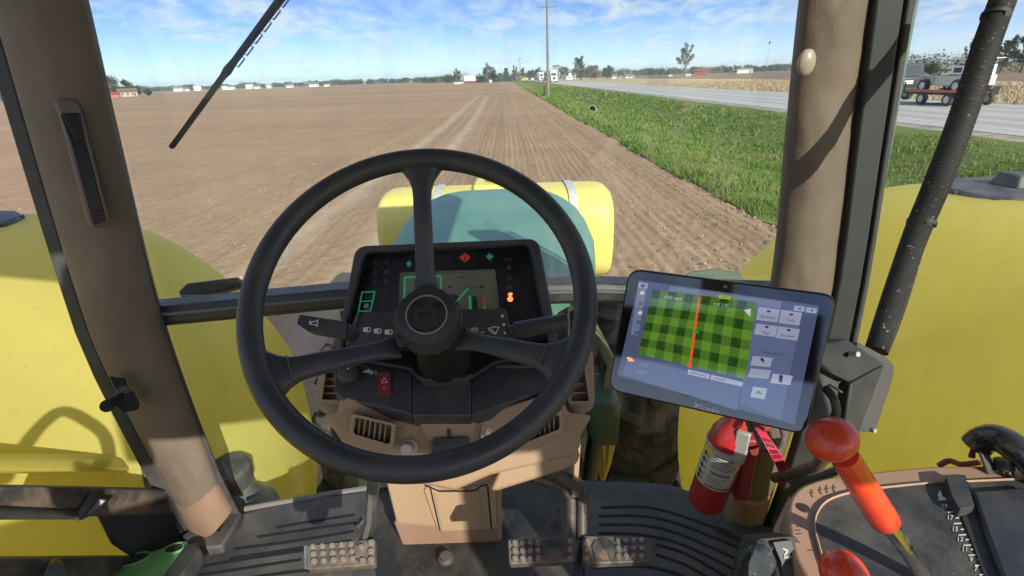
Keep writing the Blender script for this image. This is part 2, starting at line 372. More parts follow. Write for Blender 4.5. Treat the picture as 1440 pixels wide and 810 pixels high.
c1 = mix(nmath('MULTIPLY', ramp(nf.outputs[0], .50, .66, 0, .55), rowz), c1, (.215, .140, .088)); c1 = mix(nmath('MULTIPLY', ramp(nf.outputs[0], .46, .34, 0, .5), rowz), c1, (.46, .33, .22))
tr = None
for tx in (-3.9, -2.35):
    wob = nmath('MULTIPLY', nmath('SINE', nmath('MULTIPLY', g.outputs['Y'], .06)), .25)
    dd = nmath('ABSOLUTE', nmath('SUBTRACT', nmath('SUBTRACT', g.outputs['X'], tx), wob))
    k = ramp(dd, .42, .12); tr = k if tr is None else nmath('MAXIMUM', tr, k)
tr = nmath('MULTIPLY', nmath('MULTIPLY', tr, ramp(g.outputs['Y'], 100, 70)), ramp(noise(.9), .30, .6, .25, .75))
c1 = mix(tr, c1, (.45, .35, .255))
L.new(c1, b.inputs['Base Color'])
bp = N.new('ShaderNodeBump'); bp.inputs['Strength'].default_value = .9; bp.inputs['Distance'].default_value = .03; L.new(noise(16, 8, .75), bp.inputs['Height']); L.new(bp.outputs[0], b.inputs['Normal'])

ys = [-60.0, -42, -30, -20, -13, -8, -4, -1.5, 0.5, 2.0, 3.0]
while ys[-1] < 950: ys.append(ys[-1] * 1.0115 + .004)
xs = [0.0]; st = .045
while xs[-1] > -1500: xs.append(xs[-1] - st); st = .045 if xs[-1] > -6 else st * 1.045
ys = np.array(ys); xs = np.concatenate([np.array(xs)[::-1] , np.linspace(.045, EDGE + .25, 100)])
V, F = grid(xs, ys, field_h); o = arr_obj('ploughed_field', V, F, SOIL, True); kind(o, 'structure'); o['label'] = 'bare brown ploughed field with drill rows and two pale wheel tracks'
# clods lying on the field
def clods():
    n = 5500; y = 6 * (42 / 6) ** rng.random(n); x = np.where(rng.random(n) < .5, -14 + 18.4 * rng.random(n), EDGE - 2.2 * rng.random(n) ** 1.5)
    x = np.where(rng.random(n) < .3, x - rng.random(n) * y * .5, x); x = np.minimum(x, EDGE - .05)
    s = (.006 + .026 * rng.random(n) ** 4) * (1 + y / 40); z = field_h(x, y)
    base = np.array([(1, 0, 0), (-1, 0, 0), (0, 1, 0), (0, -1, 0), (0, 0, .8), (0, 0, -.8)], float)
    a = rng.random(n) * 6.28; R = np.stack([np.cos(a), -np.sin(a), np.sin(a), np.cos(a)], -1).reshape(n, 2, 2)
    B = base[None] * (.6 + .8 * rng.random((n, 6, 3))); B[:, :, :2] = np.einsum('nij,nkj->nki', R, B[:, :, :2])
    V = B * s[:, None, None] + np.stack([x, y, z + s * .2], -1)[:, None]
    f = np.array([(0, 2, 4), (2, 1, 4), (1, 3, 4), (3, 0, 4), (2, 0, 5), (1, 2, 5), (3, 1, 5), (0, 3, 5)])
    F = (f[None] + (np.arange(n) * 6)[:, None, None]).reshape(-1, 3)
    return V.reshape(-1, 3), F
V, F = clods(); o = arr_obj('soil_clods', V, F, SOIL); kind(o, 'stuff'); o['label'] = 'loose brown soil clods scattered over the ploughed field'

VERGE = mat('verge_turf', (.105, .165, .042), .95, coord='World', var=(.19, .19, .08), vscale=.5, vamt=.8, spec=.1)
xs = np.linspace(EDGE - .05, 14.3, 70); ys2 = [-60.0, -42, -30, -20, -13, -8, -4, -1.5, 0.5, 2.0, 3.0]
while ys2[-1] < 950: ys2.append(ys2[-1] * 1.03 + .05)
def vh2(x, y): return np.where(x < EDGE, field_h(x, y) - .02, verge_h(x, y))
V, F = grid(xs, np.array(ys2), vh2)
V[:, 0] = np.where(V[:, 0] < EDGE, edge_x(V[:, 1]) - .05, V[:, 0]); V[:, 2] += np.where(V[:, 0] < EDGE + .2, .03, 0)
o = arr_obj('grass_verge', V, F, VERGE, True); kind(o, 'structure')

def leafmat(name, a, bcol, c, tl=.35, vs=.5):
    m = mat(name, a, .7, coord='World', spec=.25, translucent=tl)
    N, L, b, mix, noise, ramp, mp = m_nodes[name]
    gi = N.new('ShaderNodeNewGeometry'); q = mix(ramp(gi.outputs['Random Per Island'], 0, 1), a, bcol); q = mix(ramp(noise(vs, 4), .42, .70, 0, .8), q, c)
    L.new(q, b.inputs['Base Color'])
    for n in N:
        if n.type == 'BSDF_TRANSLUCENT': L.new(q, n.inputs[0])
    return m
GRASSM = leafmat('grass_blades', (.105, .205, .034), (.195, .305, .058), (.33, .31, .12), .38, .40)
def grass():
    Vs, Fs, off = [], [], 0
    for y0, y1, dens, hh, wd in ((5.5, 11, 420, .17, .011), (11, 18, 230, .19, .017), (18, 30, 95, .21, .03), (30, 60, 28, .24, .06), (60, 140, 5, .30, .16)):
        A = (y1 - y0) * 9.7; n = int(A * dens); y = y0 + (y1 - y0) * rng.random(n); u = rng.random(n)
        x = edge_x(y) + 9.5 * u; x = np.where(rng.random(n) < .12, edge_x(y) + np.abs(rng.normal(size=n)) * .35 - .10, x)
        clump = vnoise(x * 1.6, y * 1.6, 12); keep = rng.random(n) < .35 + 1.0 * clump; x, y, clump = x[keep], y[keep], clump[keep]; n = len(x)
        h = .56 * hh * (.45 + .9 * rng.random(n)) * (.45 + 1.1 * clump) * np.where(x < edge_x(y) + .7, 1.25, 1) * np.clip((14.3 - x) / 1.5, .35, 1)
        a = rng.random(n) * 6.28; ln = h * (.2 + .6 * rng.random(n)); b2 = rng.random(n) * 6.28; w = wd * (.6 + .8 * rng.random(n))
        p = np.stack([x, y, np.where(x < EDGE, .02, verge_h(x, y)) - .015], -1); s = np.stack([np.cos(a) * w, np.sin(a) * w, 0 * a], -1)
        l = np.stack([np.cos(b2) * ln, np.sin(b2) * ln, h], -1)
        mid = p + l * np.array([.35, .35, .62])
        Vs.append(np.stack([p - s, p + s, mid + s * .7, mid - s * .7, p + l], 1).reshape(-1, 3))
        I = (np.arange(n) * 5 + off)[:, None]; Fs.append(np.concatenate([I + [0, 1, 2], I + [0, 2, 3], I + [3, 2, 4]], 1).reshape(-1, 3)); off += n * 5
    return np.concatenate(Vs), np.concatenate(Fs)
V, F = grass(); o = arr_obj('grass', V, F, GRASSM); kind(o, 'stuff'); o['label'] = 'long green spring grass on the ditch between field and road'

ROADM = mat('road_surface', (.29, .285, .275), .95, coord='World', spec=.03)
N, L, b, mix, noise, ramp, mp = m_nodes['road_surface']
gp = N.new('ShaderNodeNewGeometry'); g = N.new('ShaderNodeSeparateXYZ'); L.new(gp.outputs['Position'], g.inputs[0])
wv = None
for c in (17.2, 19.0, 21.6, 23.4):
    k = ramp(nmath('ABSOLUTE', nmath('SUBTRACT', g.outputs['X'], c)), .75, .1); wv = k if wv is None else nmath('MAXIMUM', wv, k)
c1 = mix(nmath('MULTIPLY', wv, .55), (.43, .42, .40), (.25, .245, .24)); c1 = mix(ramp(noise(1.2, 8), .4, .7, 0, .5), c1, (.34, .33, .315)); c1 = mix(ramp(noise(60, 2), .6, .7, 0, .5), c1, (.50, .49, .46))
L.new(c1, b.inputs['Base Color'])
GRAVEL = mat('gravel', (.36, .32, .26), .95, coord='World', var=(.18, .15, .115), vscale=1.5, vamt=.8, bump=.5, bscale=25)
YL = np.array([-60.0, -20, 2.0, 15, 40, 90, 200, 400, 1200])
def strip(name, x0, x1, z0, z1, m, th=.0):
    V, F = grid(np.linspace(x0, x1, 3), YL, lambda X, Y: z0 + (z1 - z0) * (X - x0) / (x1 - x0)); return kind(arr_obj(name, V, F, m), 'structure')
strip('road_shoulder', 14.15, 15.05, .44, .49, GRAVEL); strip('road', 15.0, 25.4, .50, .50, ROADM); strip('road_shoulder', 25.35, 26.4, .49, .42, GRAVEL)
PAINTW = mat('road_paint', (.62, .62, .60), .7, var=(.36, .36, .35), vscale=3, vamt=.8); PAINTY = mat('road_paint_yellow', (.55, .38, .07), .7, var=(.36, .31, .2), vscale=3, vamt=.8)
for nm, x, m in (('edge_line', 16.2, PAINTW), ('edge_line', 24.6, PAINTW)): kind(arr_obj(nm, *grid(np.array([x - .08, x + .08]), YL, lambda X, Y: X * 0 + .505), m), 'structure')
Vd, Fd = [], []
for k, y in enumerate(np.arange(-56, 420, 12.0)):
    Vd += [(20.25, y, .505), (20.38, y, .505), (20.38, y + 4, .505), (20.25, y + 4, .505)]; Fd.append((4 * k, 4 * k + 1, 4 * k + 2, 4 * k + 3))
kind(arr_obj('centre_line', Vd, Fd, PAINTY), 'structure')
strip('far_verge', 26.35, 30.2, .42, .12, VERGE)
STUB = mat('stubble_soil', (.34, .26, .165), .95, coord='World', spec=.1)
N, L, b, mix, noise, ramp, mp = m_nodes['stubble_soil']
gp = N.new('ShaderNodeNewGeometry'); g = N.new('ShaderNodeSeparateXYZ'); L.new(gp.outputs['Position'], g.inputs[0])
c1 = mix(ramp(noise(.5, 8), .40, .68, 0, .7), (.40, .315, .205), (.25, .185, .12)); c1 = mix(ramp(noise(5, 4), .45, .7, 0, .6), c1, (.47, .39, .27))
c1 = mix(ramp(g.outputs['X'], 58, 64, 0, .9), c1, mix(ramp(noise(.02, 5), .4, .65), (.19, .135, .095), (.235, .165, .115)))
c1 = mix(nmath('MULTIPLY', ramp(g.outputs['X'], 56, 59), ramp(g.outputs['X'], 65, 62)), c1, (.48, .40, .27)); L.new(c1, b.inputs['Base Color'])
def stub_h(x, y): return .10 + np.where((x < 150) & (y < 200), .12 * (vnoise(x * 1.7, y * 1.7, 21) - .4), 0) - .0 * x
xs = [29.8]
while xs[-1] < 1800: xs.append(xs[-1] + .4 + (xs[-1] - 29.8) * .03)
ysb = [-60.0, -40, -22, -10, -3, 2.0]
while ysb[-1] < 1200: ysb.append(ysb[-1] + .5 + ysb[-1] * .012)
kind(arr_obj('stubble_field', *grid(np.array(xs), np.array(ysb), stub_h), STUB, True), 'structure')
STRAWM = leafmat('straw', (.42, .33, .19), (.30, .22, .13), (.52, .44, .28), .1, .5)
def straw():
    n = 24000; x = 30 + 30 * rng.random(n) ** 1.3; y = 14 + 110 * rng.random(n); h = .12 + .22 * rng.random(n); w = .03 + .05 * rng.random(n)
    a = rng.random(n) * 6.28; p = np.stack([x, y, stub_h(x, y) - .02], -1); s = np.stack([np.cos(a) * w, np.sin(a) * w, 0 * a], -1); l = np.stack([rng.normal(size=n) * .1, rng.normal(size=n) * .1, h], -1)
    return np.stack([p - s, p + s, p + l], 1).reshape(-1, 3), np.arange(n * 3).reshape(-1, 3)
o = arr_obj('corn_stubble', *straw(), STRAWM); kind(o, 'stuff'); o['label'] = 'pale dry stubble standing on the field across the road'
FAR = mat('far_ground', (.15, .125, .08), .95, coord='World', var=(.07, .10, .04), vscale=.01, vamt=.8)
kind(arr_obj('ground', [(-2400, -200, -1.3), (2400, -200, -1.3), (2400, 2600, -1.3), (-2400, 2600, -1.3)], [(0, 1, 2, 3)], FAR), 'structure')

# ================================================================ FAR BACKGROUND
LEAFD = leafmat('tree_leaves', (.055, .085, .035), (.095, .13, .05), (.075, .09, .055), .25, .2)
LEAFY = leafmat('young_leaves', (.075, .11, .045), (.13, .16, .075), (.10, .12, .06), .3, .2)
LEAFB = leafmat('budding_leaves', (.15, .13, .095), (.20, .18, .13), (.13, .12, .08), .25, .2)
BARK = mat('bark', (.13, .105, .085), .9, coord='World', var=(.07, .055, .045), vscale=2)
def at(px, py, Y, z=None):
    k = ray(px, py); t = Y / k.y; return Vector((k.x * t, Y, (EYE + k.z * t) if z is None else z))
def pxm(px, py, Y):                       # metres per photo pixel there
    k = ray(px, py); return (Y / k.y) / FPX
def leaf_cloud(cs, rs, n, size, flat=.75):
    cs = np.asarray(cs); rs = np.asarray(rs); k = rng.integers(0, len(cs), n)
    d = rng.normal(size=(n, 3)); d /= np.linalg.norm(d, axis=1)[:, None]; p = cs[k] + d * (rs[k] * (.35 + .7 * rng.random(n)))[:, None] * np.array([1, 1, flat])
    a = rng.normal(size=(n, 3)); a /= np.linalg.norm(a, axis=1)[:, None]; b2 = np.cross(a, rng.normal(size=(n, 3))); b2 /= np.linalg.norm(b2, axis=1)[:, None]
    s = (size * (.5 + rng.random(n)))[:, None]
    return np.stack([p - a * s, p + b2 * s, p + a * s], 1).reshape(-1, 3), np.arange(n * 3).reshape(-1, 3)
def tree(px, py, Y, hp, wp, label, leafm=None, group=None, n=900, sparse=False, low=.18, lean=0, z=0.0):
    n = int(n * (1.5 if sparse else 2.2)); hp *= 1.12
    leafm = leafm or LEAFD; base = at(px, py, Y, z); s = pxm(px, py, Y); h, w = hp * s, wp * s
    t = thing('tree', base, label, 'tree', group); mb = MB(); r = h * .022 + .05
    tips = []; top = Vector((lean * h, 0, h * .80)); mb.tube([(0, 0, -.2), (lean * h * .2, 0, h * .25), (lean * h * .5, .02 * h, h * .5), top], [r * 1.3, r, r * .6, r * .2], 7); tips.append(top)
    nl = 11 if not sparse else 13
    for i in range(nl):
        f = .22 + .55 * i / nl; a = i * 2.4 + random.random(); st = Vector((lean * h * f, 0, h * f))
        reach = w * .5 * (.55 + .45 * random.random()) * (sin(pi * min(1, .25 + f * .85)) ** .5); up = h * (.10 + .22 * random.random()) * (1.3 if sparse else 1)
        e = st + Vector((cos(a) * reach, sin(a) * reach, up)); m = (st + e) / 2 + Vector((0, 0, -.02 * h)); mb.tube([st, m, e], [r * .45, r * .28, r * .1], 5); tips.append(e)
        tips.append((m + e) / 2)
    mb.v = [q + base for q in mb.v]; mb.build('trunk', BARK, t, smooth=60)
    cs = [tuple(q) for q in tips]; rs = []
    for q in tips: rs.append((.11 if sparse else .20) * w * (.7 + .6 * random.random()))
    if not sparse:
        for i in range(16):
            u = random.random(); a = random.random() * 6.28; hh = h * (low + (1 - low) * .93 * u); rr = w * .36 * sin(pi * (.18 + .74 * u)) ** .7 * (.5 + .5 * random.random())
            cs.append((lean * h * u + cos(a) * rr, sin(a) * rr, hh)); rs.append(w * (.11 + .09 * random.random()))
    V, F = leaf_cloud(cs, rs, n, max(h * (.017 if sparse else .026), s * .8), 1.25 if sparse else .85)
    V[:, 2] = np.maximum(V[:, 2], h * .03)
    arr_obj('crown', V, F, leafm, False, t); return t
# left farmstead
tree(160, 138, 255, 24, 30, 'round dark tree at the left end of the horizon beside the left windshield pillar', n=1500)
tree(183, 136, 262, 19, 15, 'slimmer dark tree between the red shed and the tan house on the left', n=900)
tree(196, 135, 275, 12, 9, 'small tree just right of the tan farmhouse on the left', n=500)
tree(209, 136, 250, 8, 12, 'low dark bushy tree standing alone right of the left farm', n=500)
tree(12, 150, 210, 17, 26, 'bare brownish tree seen left of the left pillar', LEAFB, n=900)
# centre
tree(643, 112, 345, 15, 12, 'thin pale tree left of the red and white barn', LEAFB, n=500, sparse=True)
tree(687, 111, 345, 20, 18, 'tall leafless grey tree in the hedge right of the barn', LEAFB, n=900, sparse=True)
tree(694, 111, 335, 15, 9, 'dark conical evergreen touching the tall grey tree', n=700)
tree(712, 111, 370, 17, 7, 'narrow tall tree near the right end of the hedge', n=500)
tree(724, 111, 360, 16, 8, 'slim tree left of the second utility pole', LEAFB, n=500, sparse=True)
tree(735, 111, 420, 15, 6, 'slim tree right of the second utility pole', n=400)
tree(746, 110, 400, 12, 14, 'round green tree behind the white car queue', n=700)
tree(757, 110, 400, 14, 11, 'brownish round tree behind the left white truck', LEAFB, n=600)
tree(793, 110, 330, 16, 15, 'bare dark tree in front of the white house beside the trucks', LEAFB, n=700, sparse=True)
tree(807, 109, 320, 12, 6, 'small bare tree at the right end of the white house', LEAFB, n=400, sparse=True)
tree(817, 108, 300, 27, 17, 'tall leaning pale green tree right of the trucks', LEAFY, n=1100, lean=-.12)
tree(832, 108, 290, 16, 20, 'round brown budding tree between a pale and a dark green tree', LEAFB, n=1100)
tree(854, 107, 290, 15, 16, 'dense dark green tree left of the white sheds', n=1000)
tree(963, 104, 300, 32, 25, 'tall airy tree of several stems with pale tufts beside the red barn', LEAFY, n=1500, sparse=True, low=.05)
tree(975, 104, 330, 11, 8, 'small dark tree behind the left end of the red barn', n=400)
# right window
tree(1296, 96, 120, 14, 14, 'round dark tree just left of the trailer canopy top', n=700, z=.1)
tree(1312, 95, 118, 13, 20, 'wide low dark tree behind the trailer canopy', n=900, z=.1)
tree(1357, 96, 120, 38, 16, 'windswept thin tree left of the black ribbed hose', n=700, lean=.08, sparse=True, z=.1)
tree(1408, 97, 118, 42, 22, 'windswept ragged tree right of the black ribbed hose', n=1000, lean=.08, z=.1)
tree(1437, 97, 112, 54, 26, 'tallest windswept tree at the right edge of the photo', n=1300, lean=.08, z=.1)

def woods(name, segs, m, label, dens=1.0):
    Vs, Fs, off = [], [], 0
    for (pa, ya, pb, yb, Ya, Yb, h0, h1, n) in segs:
        for i in range(int(n * dens)):
            u = random.random(); px = pa + (pb - pa) * u; py = ya + (yb - ya) * u; Y = Ya + (Yb - Ya) * u + random.uniform(-15, 15); b0 = at(px, py, Y, 0); s = pxm(px, py, Y)
            h = s * random.uniform(h0, h1) * (.7 + .6 * vnoise(np.array([px * .13]), np.array([1.5]), 31)[0]); w = h * random.uniform(.9, 1.5)
            cs = [(b0.x + random.uniform(-.5, .5) * w, b0.y + random.uniform(-.5, .5) * w, h * q) for q in (.18, .3, .45, .6, .72, .8)]
            V, F = leaf_cloud(cs, [w * .5, w * .5, w * .5, w * .42, w * .32, w * .22], 75, max(h * .045, s * .8), .8); V[:, 2] = np.clip(V[:, 2], 0, h)
            Vs.append(V); Fs.append(F + off); off += len(V)
    o = arr_obj(name, np.concatenate(Vs), np.concatenate(Fs), m); kind(o, 'stuff'); o['label'] = label
woods('distant_woods', [(-60, 146, 640, 113, 900, 900, 4, 7.5, 620)], LEAFD, 'thin dark line of woods along the left horizon')
woods('hedgerow', [(590, 115, 650, 112, 500, 480, 7, 12, 45), (668, 112, 722, 111, 372, 372, 7, 12, 60), (722, 111, 815, 109, 470, 470, 8, 14, 70)], LEAFD, 'dark hedgerow trees behind the barn and trucks')
woods('distant_woods', [(805, 109, 1130, 100, 620, 560, 6, 10, 330), (1230, 95, 1290, 95, 330, 320, 6, 11, 30)], LEAFD, 'band of dark woods along the right horizon')
woods('shelter_belt', [(1285, 97, 1460, 97, 150, 122, 16, 28, 80)], LEAFD, 'dense dark shelter belt under the windswept trees on the right')

WWALL = mat('white_siding', (.70, .70, .68), .6, coord='World', var=(.55, .55, .53), vscale=.6); RWALL = mat('red_siding', (.26, .055, .045), .7, coord='World', var=(.18, .04, .035), vscale=.5)
TWALL = mat('tan_siding', (.42, .36, .28), .7); GROOF = mat('grey_roof', (.20, .19, .18), .7); WROOF = mat('white_metal_roof', (.72, .72, .70), .4); BROOF = mat('brown_roof', (.17, .115, .08), .8)
WIND = mat('dark_window', (.03, .035, .045), .15)
def house(name, px, py, Y, wp, hp, dm, label, cat, wall, roof, rh=.45, nwin=2, turn=0.0, z=0.0, group=None):
    s = pxm(px, py, Y); b0 = at(px, py, Y, z); w, h = wp * s, hp * s; t = thing(name, b0, label, cat, group); wh = h * (1 - rh); R = Matrix.Rotation(turn + math.atan2(-b0.x, b0.y), 3, 'Z')
    T = lambda *q: b0 + R @ Vector(q)
    MB().prism([T(-w/2, 0, -.3), T(w/2, 0, -.3), T(w/2, 0, wh), T(-w/2, 0, wh)], R @ Vector((0, dm, 0))).build('wall', wall, t, smooth=0)
    o = .04 * w
    MB().prism([T(-w/2-o, -.3, wh-.05), T(-w/2-o, dm/2, h), T(-w/2-o, dm+.3, wh-.05)], R @ Vector((w + 2*o, 0, 0))).build('roof', roof, t, smooth=0)
    for i in range(nwin):
        x = (-.5 + (i + .7) / (nwin + .6)) * w
        MB().box(T(x, -.04, wh * .55), (w * .10, .12, wh * .30), R).build('window', WIND, t, smooth=0)
    MB().box(T(w * .36, -.05, wh * .36), (w * .09, .12, wh * .72), R).build('door', BROOF, t, smooth=0); return t
house('farmhouse', 182, 138, 245, 22, 11, 7, 'tan farmhouse with brown roof under the trees on the left', 'house', TWALL, BROOF, nwin=3)
house('shed', 164, 139, 240, 10, 7, 5, 'small red shed left of the tan farmhouse', 'shed', mat('bright_red_siding', (.50, .11, .10), .7), RWALL, nwin=0)
for px, wp, hp, lb in ((252, 12, 7, 'white house first right of the left farm'), (264, 6, 5, 'small white house beside the wiper tip of the skyline'), (279, 9, 6, 'white house just left of the wiper blade'), (317, 7, 5, 'white shed second right of the wiper'),
                        (326, 9, 6, 'white house right of the wiper blade'), (351, 9, 6, 'white house in the middle of the left horizon'), (362, 8, 5, 'low white shed next to the middle white house'), (379, 6, 5, 'small white house among trees in mid horizon'),
                        (408, 10, 5, 'low white barn left of the large white building'), (442, 13, 6, 'largest white building on the left horizon'), (460, 8, 4, 'low white shed right of the largest white building')):
    house('house', px, 117 + (490 - px) * .036 + 4, 560, wp, hp, 9, lb, 'house', WWALL, WROOF if px % 2 else GROOF, nwin=1, turn=.2 * sin(px), group='white buildings on the left horizon')
house('barn', 661, 115, 320, 15, 10, 12, 'red barn with large white roof in the middle of the horizon', 'barn', RWALL, WROOF, rh=.66, nwin=1)
house('shed', 690, 113, 318, 4, 4, 3, 'tiny white shed in front of the tall leafless tree', 'shed', WWALL, WROOF, nwin=0)
house('shed', 645, 115.5, 316, 13, 2.4, 3, 'long low white shed left of the red barn', 'shed', WWALL, WROOF, nwin=0)
house('grain_elevator', 782, 109, 420, 9, 19, 9, 'tall grey building rising behind the right white truck', 'building', mat('grey_siding', (.30, .32, .34), .6), GROOF, rh=.15, nwin=1)
house('house', 803, 110, 350, 13, 9, 10, 'white house behind a bare tree right of the trucks', 'house', WWALL, WROOF)
house('house', 864, 108, 310, 7, 6, 7, 'white house right of the dense dark green tree', 'house', WWALL, GROOF)
house('shed', 886, 107.5, 305, 12, 5, 8, 'long white shed left of the hedge on the right', 'shed', WWALL, GROOF, nwin=1)
house('shed', 873, 107.5, 308, 6, 4, 6, 'low grey roofed shed between two white buildings', 'shed', TWALL, GROOF, nwin=0)
house('shed', 943, 106.5, 320, 5, 2.5, 4, 'tiny white shed left of the airy tree', 'shed', WWALL, WROOF, nwin=0)
house('shed', 968, 106.5, 296, 7, 3.2, 4, 'white shed between the airy tree and the red barn', 'shed', WWALL, WROOF, nwin=0)
house('barn', 986, 106.5, 300, 17, 9, 10, 'red barn with red roof right of the airy tree', 'barn', RWALL, RWALL, rh=.25, nwin=0)
house('barn', 1047, 104.5, 380, 20, 7, 12, 'long white barn near the right pillar', 'barn', WWALL, GROOF, rh=.2, nwin=0)
house('farmhouse', 1337, 103, 118, 22, 13, 9, 'tan house with grey roof behind the trailer', 'house', TWALL, GROOF, rh=.4, nwin=2, z=.1)

# utility poles along the verge
WOOD = mat('weathered_wood', (.23, .195, .16), .9, coord='World', var=(.14, .12, .10), vscale=6, stretch=(1, 1, .15)); INS = mat('insulator', (.25, .25, .26), .3)
def pole(px, py, Y, hp, label, z0):
    b0 = at(px, py, Y, z0); s = pxm(px, py, Y); h = hp * s; t = thing('utility_pole', b0, label, 'utility pole', 'wooden utility poles beside the field')
    MB().tube([b0 + Vector((0, 0, -.3)), b0 + Vector((-.02 * h * .3, 0, h * .5)), b0 + Vector((-.01 * h, 0, h))], [.19, .16, .12], 10).build('post', WOOD, t)
    MB().bar(b0 + Vector((-1.35, -.13, h * .925)), b0 + Vector((1.35, -.13, h * .925)), .13, .13).build('crossarm', WOOD, t)
    for x in (-1.25, -.6, .6, 1.25): MB().lathe(b0 + Vector((x, -.13, h * .925 + .05)), (0, 0, 1), [(.02, 0), (.05, .05), (.06, .12), (.04, .18), (.02, .2)], 8).build('insulator', INS, t)
    MB().lathe(b0 + Vector((-.01 * h, 0, h)), (0, 0, 1), [(.03, 0), (.06, .06), (.06, .16), (.03, .22)], 8).build('insulator', INS, t); return t
pole(771, 134, 76, 119, 'nearest wooden utility pole with crossarm standing in the grass', float(verge_h(np.array([5.7]), np.array([76.]))[0]))
pole(732, 113, 250, 33, 'second wooden utility pole, farther along the field edge', .0)
pole(727, 112, 420, 20, 'farthest utility pole, a faint stick left of the second pole', .0)
b0 = at(766, 134, 74, 0); t = thing('marker_post', b0, 'short dark post standing just left of the nearest utility pole', 'post')
MB().tube([b0, b0 + Vector((0, 0, 1.28))], .13, 10).build('post', mat('dark_post', (.05, .042, .036), .8), t, smooth=40); MB().lathe(b0 + Vector((0, 0, 1.28)), (0, 0, 1), [(.15, 0), (.15, .05), (.05, .09)], 10).build('cap', STEELK, t)
b0 = at(833, 152, 43, 0); b0.z = float(verge_h(np.array([b0.x]), np.array([b0.y]))[0]) + .18
cv = MB(); cv.lathe(b0, (-.25, -1, .12), [(.30, -1.2), (.30, 0), (.25, 0), (.25, -1.1)], 16); t = cv.build('culvert_pipe', mat('concrete_pipe', (.30, .29, .27), .8)); tag(t, 'small pipe end poking out of the green ditch bank', 'pipe')
b0 = at(1076, 104, 330, 0); t = thing('radio_mast', b0, 'thin radio mast above the woods left of the right pillar', 'mast')
MB().tube([b0, b0 + Vector((0, 0, 17.0))], [.14, .05], 6).build('mast', INS, t); MB().ell(b0 + Vector((0, 0, 16.6)), (.55, .55, .7), 10, 6).build('antenna', STEELK, t)

# road traffic, oncoming in the near lane
WPAINT = mat('white_vehicle_paint', (.74, .74, .72), .25, coat=.4); DPAINT = mat('dark_vehicle_paint', (.035, .045, .055), .25, coat=.5); HLAMP = mat('headlamp', (.75, .75, .72), .15); TAILR = mat('tail_lamp', (.45, .03, .025), .25)
ALLOY = mat('alloy', (.55, .56, .57), .35, .7); CARG = mat('vehicle_glass', (.03, .045, .055), .06, spec=.7)
def wheel(t, c, r, w, m=None):
    c = Vector(c); MB().lathe(c - Vector((w/2, 0, 0)), (1, 0, 0), [(r*.62, 0), (r*.92, 0), (r, w*.2), (r, w*.8), (r*.92, w), (r*.62, w)], 20).build('tyre', TYRE, t); MB().lathe(c - Vector((w*.52, 0, 0)), (1, 0, 0), [(r*.15, 0), (r*.55, .0), (r*.63, w*.1), (r*.63, w*1.04), (r*.2, w*1.04)], 16).build('wheel_rim', m or ALLOY, t)
def semi(x, y, z, label):
    b0 = Vector((x, y, z)); t = thing('semi_truck', b0, label, 'truck', 'white trucks coming along the road'); A = lambda a, b, c: b0 + Vector((a, b, c))
    sec = lambda yy, w, z0, z1: [A(-w, yy, z0), A(w, yy, z0), A(w, yy, z1), A(-w, yy, z1)]
    MB().loft([sec(0, 1.0, .7, 1.75), sec(.15, 1.08, .6, 1.95), sec(1.7, 1.15, .6, 2.15), sec(1.75, 1.2, .6, 2.2), sec(2.2, 1.2, .6, 3.1), sec(4.2, 1.2, .6, 3.25)]).build('cab', WPAINT, t, bev=.06)
    MB().loft([sec(2.25, 1.0, 3.1, 3.3), sec(3.4, 1.15, 3.2, 3.95), sec(4.2, 1.15, 3.2, 4.0)]).build('roof_fairing', WPAINT, t, bev=.08)
    MB().prism([A(-1.0, 1.72, 2.22), A(1.0, 1.72, 2.22), A(.95, 2.1, 2.95), A(-.95, 2.1, 2.95)], (0, -.04, .02)).build('windscreen', CARG, t)
    MB().box(A(0, -.03, 1.25), (.95, .08, .85)).build('grille', STEELK, t, bev=.02); MB().box(A(0, -.12, .62), (2.3, .3, .42)).build('bumper', WPAINT, t, bev=.05)
    for sx in (-1, 1):
        MB().ell(A(.8 * sx, .02, 1.2), (.2, .1, .13), 10, 6).build('headlight', HLAMP, t); MB().box(A(1.45 * sx, 1.9, 2.4), (.2, .12, .7)).build('mirror', STEELK, t, bev=.03)
        for yy in (.9, 4.4, 5.6): wheel(t, A(1.0 * sx, yy, .5), .5, .35)
    MB().box(A(0, 11.2, 2.55), (2.55, 13.4, 2.8)).build('trailer_box', WPAINT, t, bev=.03); return t
semi(17.5, 196, .5, 'right white truck on the road behind the nearest utility pole'); semi(17.4, 262, .5, 'left white truck, farther back in the oncoming queue')
def car(x, y, z, label, paint, kindw='car', h=1.5, L=4.5, w=1.8, group='cars queuing behind the trucks'):
    b0 = Vector((x, y, z)); t = thing('parked_car' if kindw == 'x' else kindw, b0, label, 'car', group); A = lambda a, b, c: b0 + Vector((a * w / 2, b * L, c * h))
    sec = lambda b, ww, z0, z1: [A(-ww, b, z0), A(ww, b, z0), A(ww, b, z1), A(-ww, b, z1)]
    MB().loft([sec(0, .88, .2, .48), sec(.03, .97, .16, .56), sec(.3, 1, .16, .64), sec(.95, .98, .16, .64), sec(1, .9, .25, .58)]).build('body', paint, t, bev=.06)
    MB().loft([sec(.27, .9, .62, .66), sec(.42, .78, .62, .98), sec(.78, .78, .62, 1), sec(.95, .86, .62, .66)]).build('cabin', CARG, t, bev=.05)
    MB().box(A(0, .6, .995), (w * .74, L * .33, .05)).build('roof', paint, t, bev=.02)
    for sx in (-1, 1):
        MB().ell(A(.66 * sx, .012, .45), (.18, .06, .09), 8, 5).build('headlight', HLAMP, t)
        for b in (.18, .8): wheel(t, A(.9 * sx, b, .22), .33, .22)
    return t
